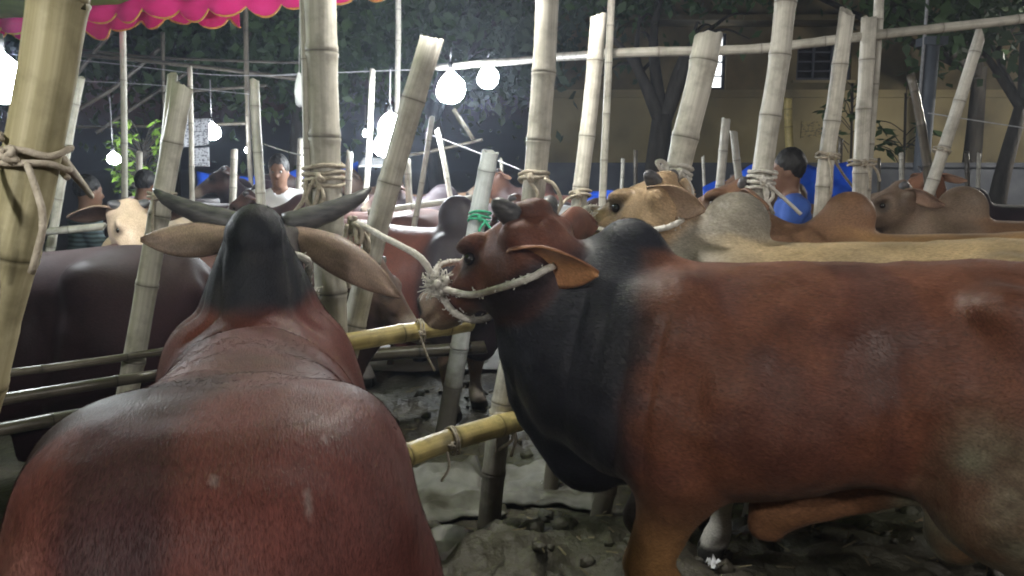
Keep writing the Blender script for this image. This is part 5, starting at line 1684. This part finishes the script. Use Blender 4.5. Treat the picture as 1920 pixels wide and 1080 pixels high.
# near bull seen from behind
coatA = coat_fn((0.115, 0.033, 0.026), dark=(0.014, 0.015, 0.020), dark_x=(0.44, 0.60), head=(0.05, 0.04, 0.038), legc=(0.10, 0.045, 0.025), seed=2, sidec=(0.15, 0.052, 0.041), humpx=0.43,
                rump_shade=(0.032, 0.011, 0.013), marks=[(-0.66, -0.165, 0.014, 0.005), (-0.76, -0.143, 0.016, 0.005), (-0.735, -0.02, 0.010, 0.008)], dust=0.10)
YA = R(104)
torsoA = [(-0.845, 1.05, 0.93, 0.08, 2.3), (-0.80, 1.135, 0.78, 0.19, 2.7), (-0.70, 1.202, 0.68, 0.255, 3.2), (-0.56, 1.236, 0.62, 0.280, 3.7), (-0.43, 1.236, 0.58, 0.288, 3.7),
          (-0.30, 1.220, 0.53, 0.272, 3.0), (-0.05, 1.205, 0.47, 0.285, 2.3), (0.15, 1.20, 0.45, 0.285, 2.1), (0.32, 1.21, 0.46, 0.27, 2.0), (0.48, 1.19, 0.50, 0.245, 2.0), (0.59, 1.13, 0.58, 0.20, 2.0), (0.68, 1.05, 0.68, 0.15, 2.0), (0.74, 0.96, 0.78, 0.07, 2.0)]
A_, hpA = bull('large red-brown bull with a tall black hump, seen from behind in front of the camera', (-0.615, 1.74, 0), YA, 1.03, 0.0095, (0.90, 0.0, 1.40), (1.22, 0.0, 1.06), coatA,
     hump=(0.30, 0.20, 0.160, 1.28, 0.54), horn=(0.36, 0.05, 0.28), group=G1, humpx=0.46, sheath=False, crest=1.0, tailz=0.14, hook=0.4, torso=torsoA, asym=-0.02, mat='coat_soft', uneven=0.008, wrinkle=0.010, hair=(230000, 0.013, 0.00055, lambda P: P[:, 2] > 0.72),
     ear=[dict(E=(-0.15, 1, -0.12), N=(1.0, 0.1, 0.2), L=0.33, W=0.062, frame='head', cin=(0.32, 0.22, 0.16), cout=(0.25, 0.175, 0.13), droop=0.0),
          dict(E=(-0.10, -1, -0.56), N=(1.0, 0.1, 0.5), L=0.43, W=0.064, frame='head', cin=(0.32, 0.22, 0.16), cout=(0.23, 0.155, 0.115), droop=0.09)])
# side-on bull
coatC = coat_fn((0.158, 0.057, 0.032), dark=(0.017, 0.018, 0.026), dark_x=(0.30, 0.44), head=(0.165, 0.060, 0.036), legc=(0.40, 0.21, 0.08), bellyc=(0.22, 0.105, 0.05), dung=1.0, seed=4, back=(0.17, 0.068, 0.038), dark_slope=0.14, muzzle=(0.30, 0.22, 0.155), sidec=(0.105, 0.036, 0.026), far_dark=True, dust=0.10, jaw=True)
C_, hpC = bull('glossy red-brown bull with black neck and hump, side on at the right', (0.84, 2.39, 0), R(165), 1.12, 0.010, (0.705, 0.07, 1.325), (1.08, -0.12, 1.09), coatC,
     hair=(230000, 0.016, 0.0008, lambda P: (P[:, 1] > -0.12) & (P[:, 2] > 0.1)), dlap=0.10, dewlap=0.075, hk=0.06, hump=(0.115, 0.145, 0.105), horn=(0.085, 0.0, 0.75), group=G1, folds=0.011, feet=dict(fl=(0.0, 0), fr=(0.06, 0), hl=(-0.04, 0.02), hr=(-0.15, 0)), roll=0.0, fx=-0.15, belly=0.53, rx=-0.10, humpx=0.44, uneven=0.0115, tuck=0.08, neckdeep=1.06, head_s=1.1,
     ear=[dict(E=(-0.98, 0.10, -0.10), N=(0.0, 0.75, -0.60), L=0.25, W=0.068, cin=(0.55, 0.28, 0.13), cout=(0.22, 0.08, 0.04), droop=0.0, du=-0.075),
          dict(E=(-0.3, -0.9, 0.10), N=(0.5, -0.3, 0), L=0.26, W=0.058)])
coatD = coat_fn((0.46, 0.36, 0.22), dark=(0.31, 0.28, 0.225), dark_x=(0.20, 0.62), head=(0.48, 0.335, 0.195), legc=(0.40, 0.36, 0.30), seed=6, sock=(0.55, 0.53, 0.5), muzzle=(0.30, 0.24, 0.2), back=(0.52, 0.39, 0.21))
D_, hpD = bull('cream bull with a rounded grey hump standing behind the red bull', (1.37, 3.14, 0), R(169), 1.11, 0.013, (0.674, 0.03, 1.42), (1.075, -0.17, 1.25), coatD,
     hump=(0.185, 0.165, 0.12), horn=(0.075, 0.0, 0.75), group=G1, roll=0.0, uneven=0.007, hair=(90000, 0.02, 0.001, lambda P: P[:, 2] > 0.9),
     ear=[dict(E=(-0.95, 0.12, -0.25), N=(0.0, 0.85, -0.3), L=0.24, W=0.060, cin=(0.30, 0.21, 0.15), cout=(0.40, 0.27, 0.17), droop=0.0), dict(E=(-0.3, -0.9, 0.1), N=(0.5, -0.3, 0), L=0.26, W=0.058)])
coatE = coat_fn((0.42, 0.255, 0.12), dark=(0.25, 0.135, 0.075), dark_x=(0.22, 0.55), head=(0.20, 0.105, 0.062), legc=(0.3, 0.2, 0.1), seed=8, back=(0.44, 0.25, 0.10))
E_, hpE = bull('tan bull with a brown hump behind the cream bull', (2.18, 3.96, 0), R(170), 1.08, 0.014, (0.90, 0.03, 1.43), (1.33, 0.0, 1.29), coatE, hump=(0.20, 0.165, 0.12), horn=(0.07, 0, .75), group=G1, uneven=0.006)
coatF = coat_fn((0.25, 0.15, 0.085), dark=(0.22, 0.155, 0.105), dark_x=(0.2, 0.5), head=(0.19, 0.13, 0.09), seed=9, back=(0.28, 0.15, 0.075))
F_, hpF = bull('greyish brown bull whose hump shows behind the tan bull', (3.32, 4.92, 0), R(170), 1.08, 0.016, (0.76, 0.03, 1.40), (1.15, 0.06, 1.18), coatF, hump=(0.20, 0.19, 0.12), horn=(0.05, 0, .8), group=G1,
     ear=[dict(E=(-0.6, 0.7, -0.15), N=(0.4, 0.6, -0.5), L=0.28, W=0.06, cin=(0.42, 0.27, 0.2), cout=(0.2, 0.11, 0.06)), dict(E=(-0.5, -0.8, -0.1), N=(0.5, -0.3, 0), L=0.26, W=0.058)])
coatG = coat_fn((0.035, 0.02, 0.024), dark=(0.03, 0.02, 0.025), head=(0.22, 0.10, 0.055), seed=10)
bull('dark bull with a lighter brown head at the far right', (4.62, 7.0, 0), R(172), 1.08, 0.023, (0.80, 0.1, 1.47), (1.12, 0.28, 1.26), coatG, group=G2, horn=(0.08, 0.02, .6))
coatN = coat_fn((0.055, 0.055, 0.058), dark=(0.03, 0.03, 0.034), head=(0.10, 0.10, 0.10), seed=11)
bull('dark grey cow behind the cream bull\'s head', (1.85, 6.1, 0), R(160), 1.04, 0.023, (0.86, 0.0, 1.40), (1.18, 0.05, 1.16), coatN, group=G2, hump=(0.05, .15, .1), cat='cow', name='cow')
coatH = coat_fn((0.12, 0.042, 0.026), dark=(0.05, 0.03, 0.028), head=(0.13, 0.05, 0.032), seed=12)
bull('red-brown bull half hidden behind the square topped post', (0.97, 4.9, 0), R(170), 1.05, 0.018, (0.92, 0.0, 1.36), (1.22, 0.0, 1.08), coatH, group=G2, hump=(0.17, .17, .11))
coatI = coat_fn((0.145, 0.045, 0.032), dark=(0.028, 0.018, 0.024), dark_x=(0.22, 0.36), head=(0.09, 0.04, 0.032), seed=13, legc=(0.25, 0.17, 0.12), sock=(.42, .38, .33))
bull('red bull with a dark hump seen between the leaning post and the bleached post', (-0.70, 5.25, 0), R(-32), 1.03, 0.016, (0.85, 0.05, 1.22), (1.14, 0.1, 0.92), coatI, group=G2, hump=(0.21, .18, .12))
coatQ = coat_fn((0.07, 0.03, 0.025), dark=(0.04, 0.02, 0.02), head=(0.13, 0.08, 0.06), seed=14, muzzle=(0.36, 0.30, 0.26))
bull('brown cow lowering its muzzle behind the upper yellow rail', (-1.52, 4.15, 0), R(-4), 1.0, 0.016, (0.80, 0.0, 1.13), (1.06, 0.0, 0.78), coatQ, group=G2, hump=(0.08, .15, .1), cat='cow', name='cow', sheath=False)
coatB = coat_fn((0.026, 0.012, 0.015), dark=(0.02, 0.012, 0.014), head=(0.03, 0.018, 0.018), seed=15, back=(0.035, 0.022, 0.022))
bull('dark purple-brown bull standing side on behind the dark glossy rails', (-2.20, 3.32, 0), R(181), 1.06, 0.015, (0.92, 0.0, 1.30), (1.2, 0, 1.0), coatB, group=G2, mat='coat_matte', hump=(0.15, .17, .11))
coatK = coat_fn((0.44, 0.33, 0.22), dark=(0.38, 0.28, 0.19), head=(0.46, 0.34, 0.24), seed=16, muzzle=(0.6, 0.55, 0.5))
bull('pale tan cow facing the camera behind the dark purple bull', (-2.36, 5.15, 0), R(-74), 1.05, 0.018, (0.86, 0.0, 1.36), (1.16, 0.12, 1.10), coatK, group=G2, hump=(0.06, .15, .1), cat='cow', name='cow', sheath=False,
     ear=[dict(E=(-.1, 1, -0.15), N=(0.9, 0.1, -.2), L=0.28, W=0.075, cin=(0.04, 0.03, 0.03), cout=(0.25, 0.17, 0.12), frame='head'), dict(E=(-.1, -1, -0.05), N=(0.9, -0.1, -.2), L=0.28, W=0.075, cin=(0.06, 0.04, 0.04), cout=(0.25, 0.17, 0.12), frame='head')])
coatL = coat_fn((0.06, 0.03, 0.03), dark=(0.035, 0.022, 0.028), head=(0.06, 0.035, 0.03), seed=17)
bull('dark brown bull behind the pale tan cow\'s head', (-2.75, 7.3, 0), R(8), 1.08, 0.023, (0.86, 0.0, 1.34), (1.16, 0, 1.08), coatL, group=G2, hump=(0.2, .18, .12))
bull('brown bull in front of the white shirted man', (-1.35, 6.55, 0), R(176), 1.05, 0.023, (0.86, 0.0, 1.34), (1.16, 0.1, 1.10), coat_fn((0.12, 0.048, 0.035), dark=(0.06, 0.03, 0.03), head=(0.10, 0.05, 0.04), seed=18), group=G2, hump=(0.14, .18, .12))
bull('blackish bull behind the bleached post', (-0.22, 7.3, 0), R(172), 1.08, 0.023, (0.86, 0.0, 1.38), (1.16, 0.1, 1.16), coat_fn((0.045, 0.028, 0.03), dark=(0.03, 0.02, 0.025), head=(0.08, 0.05, 0.045), seed=19), group=G2, hump=(0.16, .18, .12))
bull('brown bull behind the crossed pair of posts', (3.95, 8.2, 0), R(176), 1.08, 0.022, (0.86, 0.0, 1.40), (1.16, 0.1, 1.16), coat_fn((0.14, 0.07, 0.045), dark=(0.08, 0.05, 0.04), head=(0.18, 0.09, 0.055), seed=20), group=G2, hump=(0.12, .18, .12))

bull('dark brown bull far behind the green bush', (-3.35, 8.3, 0), R(6), 1.08, 0.024, (0.84, 0.0, 1.44), (1.16, 0.1, 1.26), coat_fn((0.055, 0.03, 0.03), dark=(0.03, 0.02, 0.025), head=(0.07, 0.04, 0.035), seed=21), group=G2, hump=(0.2, .18, .12))
bull('dark bull before the long blue tarpaulin', (-2.05, 8.0, 0), R(174), 1.1, 0.024, (0.84, 0.0, 1.46), (1.16, 0.1, 1.28), coat_fn((0.05, 0.026, 0.026), dark=(0.03, 0.02, 0.025), head=(0.075, 0.042, 0.035), seed=22), group=G2, hump=(0.22, .18, .12))

bull('tan bull far behind the glowing bulb pair', (-0.95, 8.9, 0), R(172), 1.1, 0.026, (0.84, 0.0, 1.44), (1.16, 0.1, 1.24), coat_fn((0.22, 0.13, 0.075), dark=(0.12, 0.075, 0.05), head=(0.22, 0.13, 0.08), seed=23), group=G2, hump=(0.2, .18, .12))
bull('reddish bull far behind the tall ringed post', (0.75, 8.6, 0), R(176), 1.1, 0.026, (0.84, 0.0, 1.44), (1.16, 0.1, 1.24), coat_fn((0.15, 0.06, 0.04), dark=(0.07, 0.035, 0.03), head=(0.15, 0.07, 0.045), seed=24), group=G2, hump=(0.2, .18, .12))
bull('brown bull behind the blue shirted man', (2.95, 7.0, 0), R(172), 1.08, 0.026, (0.84, 0.0, 1.42), (1.16, 0.1, 1.22), coat_fn((0.20, 0.11, 0.06), dark=(0.11, 0.07, 0.045), head=(0.2, 0.11, 0.065), seed=25), group=G2, hump=(0.2, .18, .12))

# halters and the lead rope
def wp(root, p):   # a body point in the place
    return Matrix.Translation(root.location) @ Matrix.Rotation(root.rotation_euler.z, 4, 'Z') @ (Vector(p) * root.scale[0])
def halter(label, root, hp, lead, seed, sy=1, r=0.010, mat='rope_w'):
    ring = []
    for k in range(17):
        a = 2 * math.pi * k / 16
        ring.append(wp(root, hp(0.335 + 0.02 * math.cos(a), 0.104 * math.copysign(abs(math.sin(a)) ** 0.8, math.sin(a)), -0.081 + 0.104 * math.copysign(abs(math.cos(a)) ** 0.8, math.cos(a)))))
    kn = wp(root, hp(0.33, sy * 0.112, -0.06))
    cheek = [kn, wp(root, hp(0.20, sy * 0.128, -0.135)), wp(root, hp(0.08, sy * 0.142, -0.165)), wp(root, hp(-0.03, sy * 0.140, -0.185)), wp(root, hp(-0.06, sy * 0.06, -0.17))]
    ch = [ring, cheek, coil(kn, (0.3, 1, 0.2), 0.020, 3, 0.012, seed)] + frayed(kn, 3, 0.07, seed, (-.3, -.5, .3), .9)
    fr = frayed(kn, 170, 0.06, seed + 2, (0, -.3, .5), 1.0)
    for c in (ring, cheek):
        for q in catmull(c, 5):
            fr += frayed(q, 2, 0.015, int(q.x * 9000) % 997, (0, -.2, 0), 1.0)
    if lead: ch.append([kn] + lead)
    return rope(label, ch, r, mat, 'halter', 'halters on the bulls', 'halter', n=4, frays=fr)
halter('frayed rope halter on the red bull\'s muzzle, led to the thick pale post', C_, hpC, [at(790, 485, 2.62), at(720, 445, 2.75), at(662, 414, 2.92)], 3, 1, 0.011)
halter('frayed pale rope halter on the cream bull\'s muzzle', D_, hpD, [at(1050, 420, 3.3), at(1040, 400, 3.32)], 4, 1, 0.011)
halter('rope halter on the tan bull', E_, hpE, None, 5, 1, 0.009)
halter('rope halter on the near bull\'s hidden head', A_, hpA, None, 6, -1, 0.012)

# ------------------------------------------------------------------ the damp night air
v, f = box_data(-165, 165, -45, 305, -1.2, 9.5)
hz_ = mesh_obj('haze', v, f, None, None, False)
m = bpy.data.materials.new('night_haze'); m.use_nodes = True
nt = m.node_tree
nt.nodes.remove(nt.nodes['Principled BSDF'])
pv = nt.nodes.new('ShaderNodeVolumePrincipled')
pv.inputs['Color'].default_value = (0.72, 0.82, 1.0, 1)
pv.inputs['Density'].default_value = 0.0042
pv.inputs['Anisotropy'].default_value = 0.68
nt.links.new(pv.outputs[0], nt.nodes['Material Output'].inputs['Volume'])
hz_.data.materials.append(m)
tag(hz_, 'thin damp haze hanging in the lamp light over the pens', 'haze', kind='stuff')
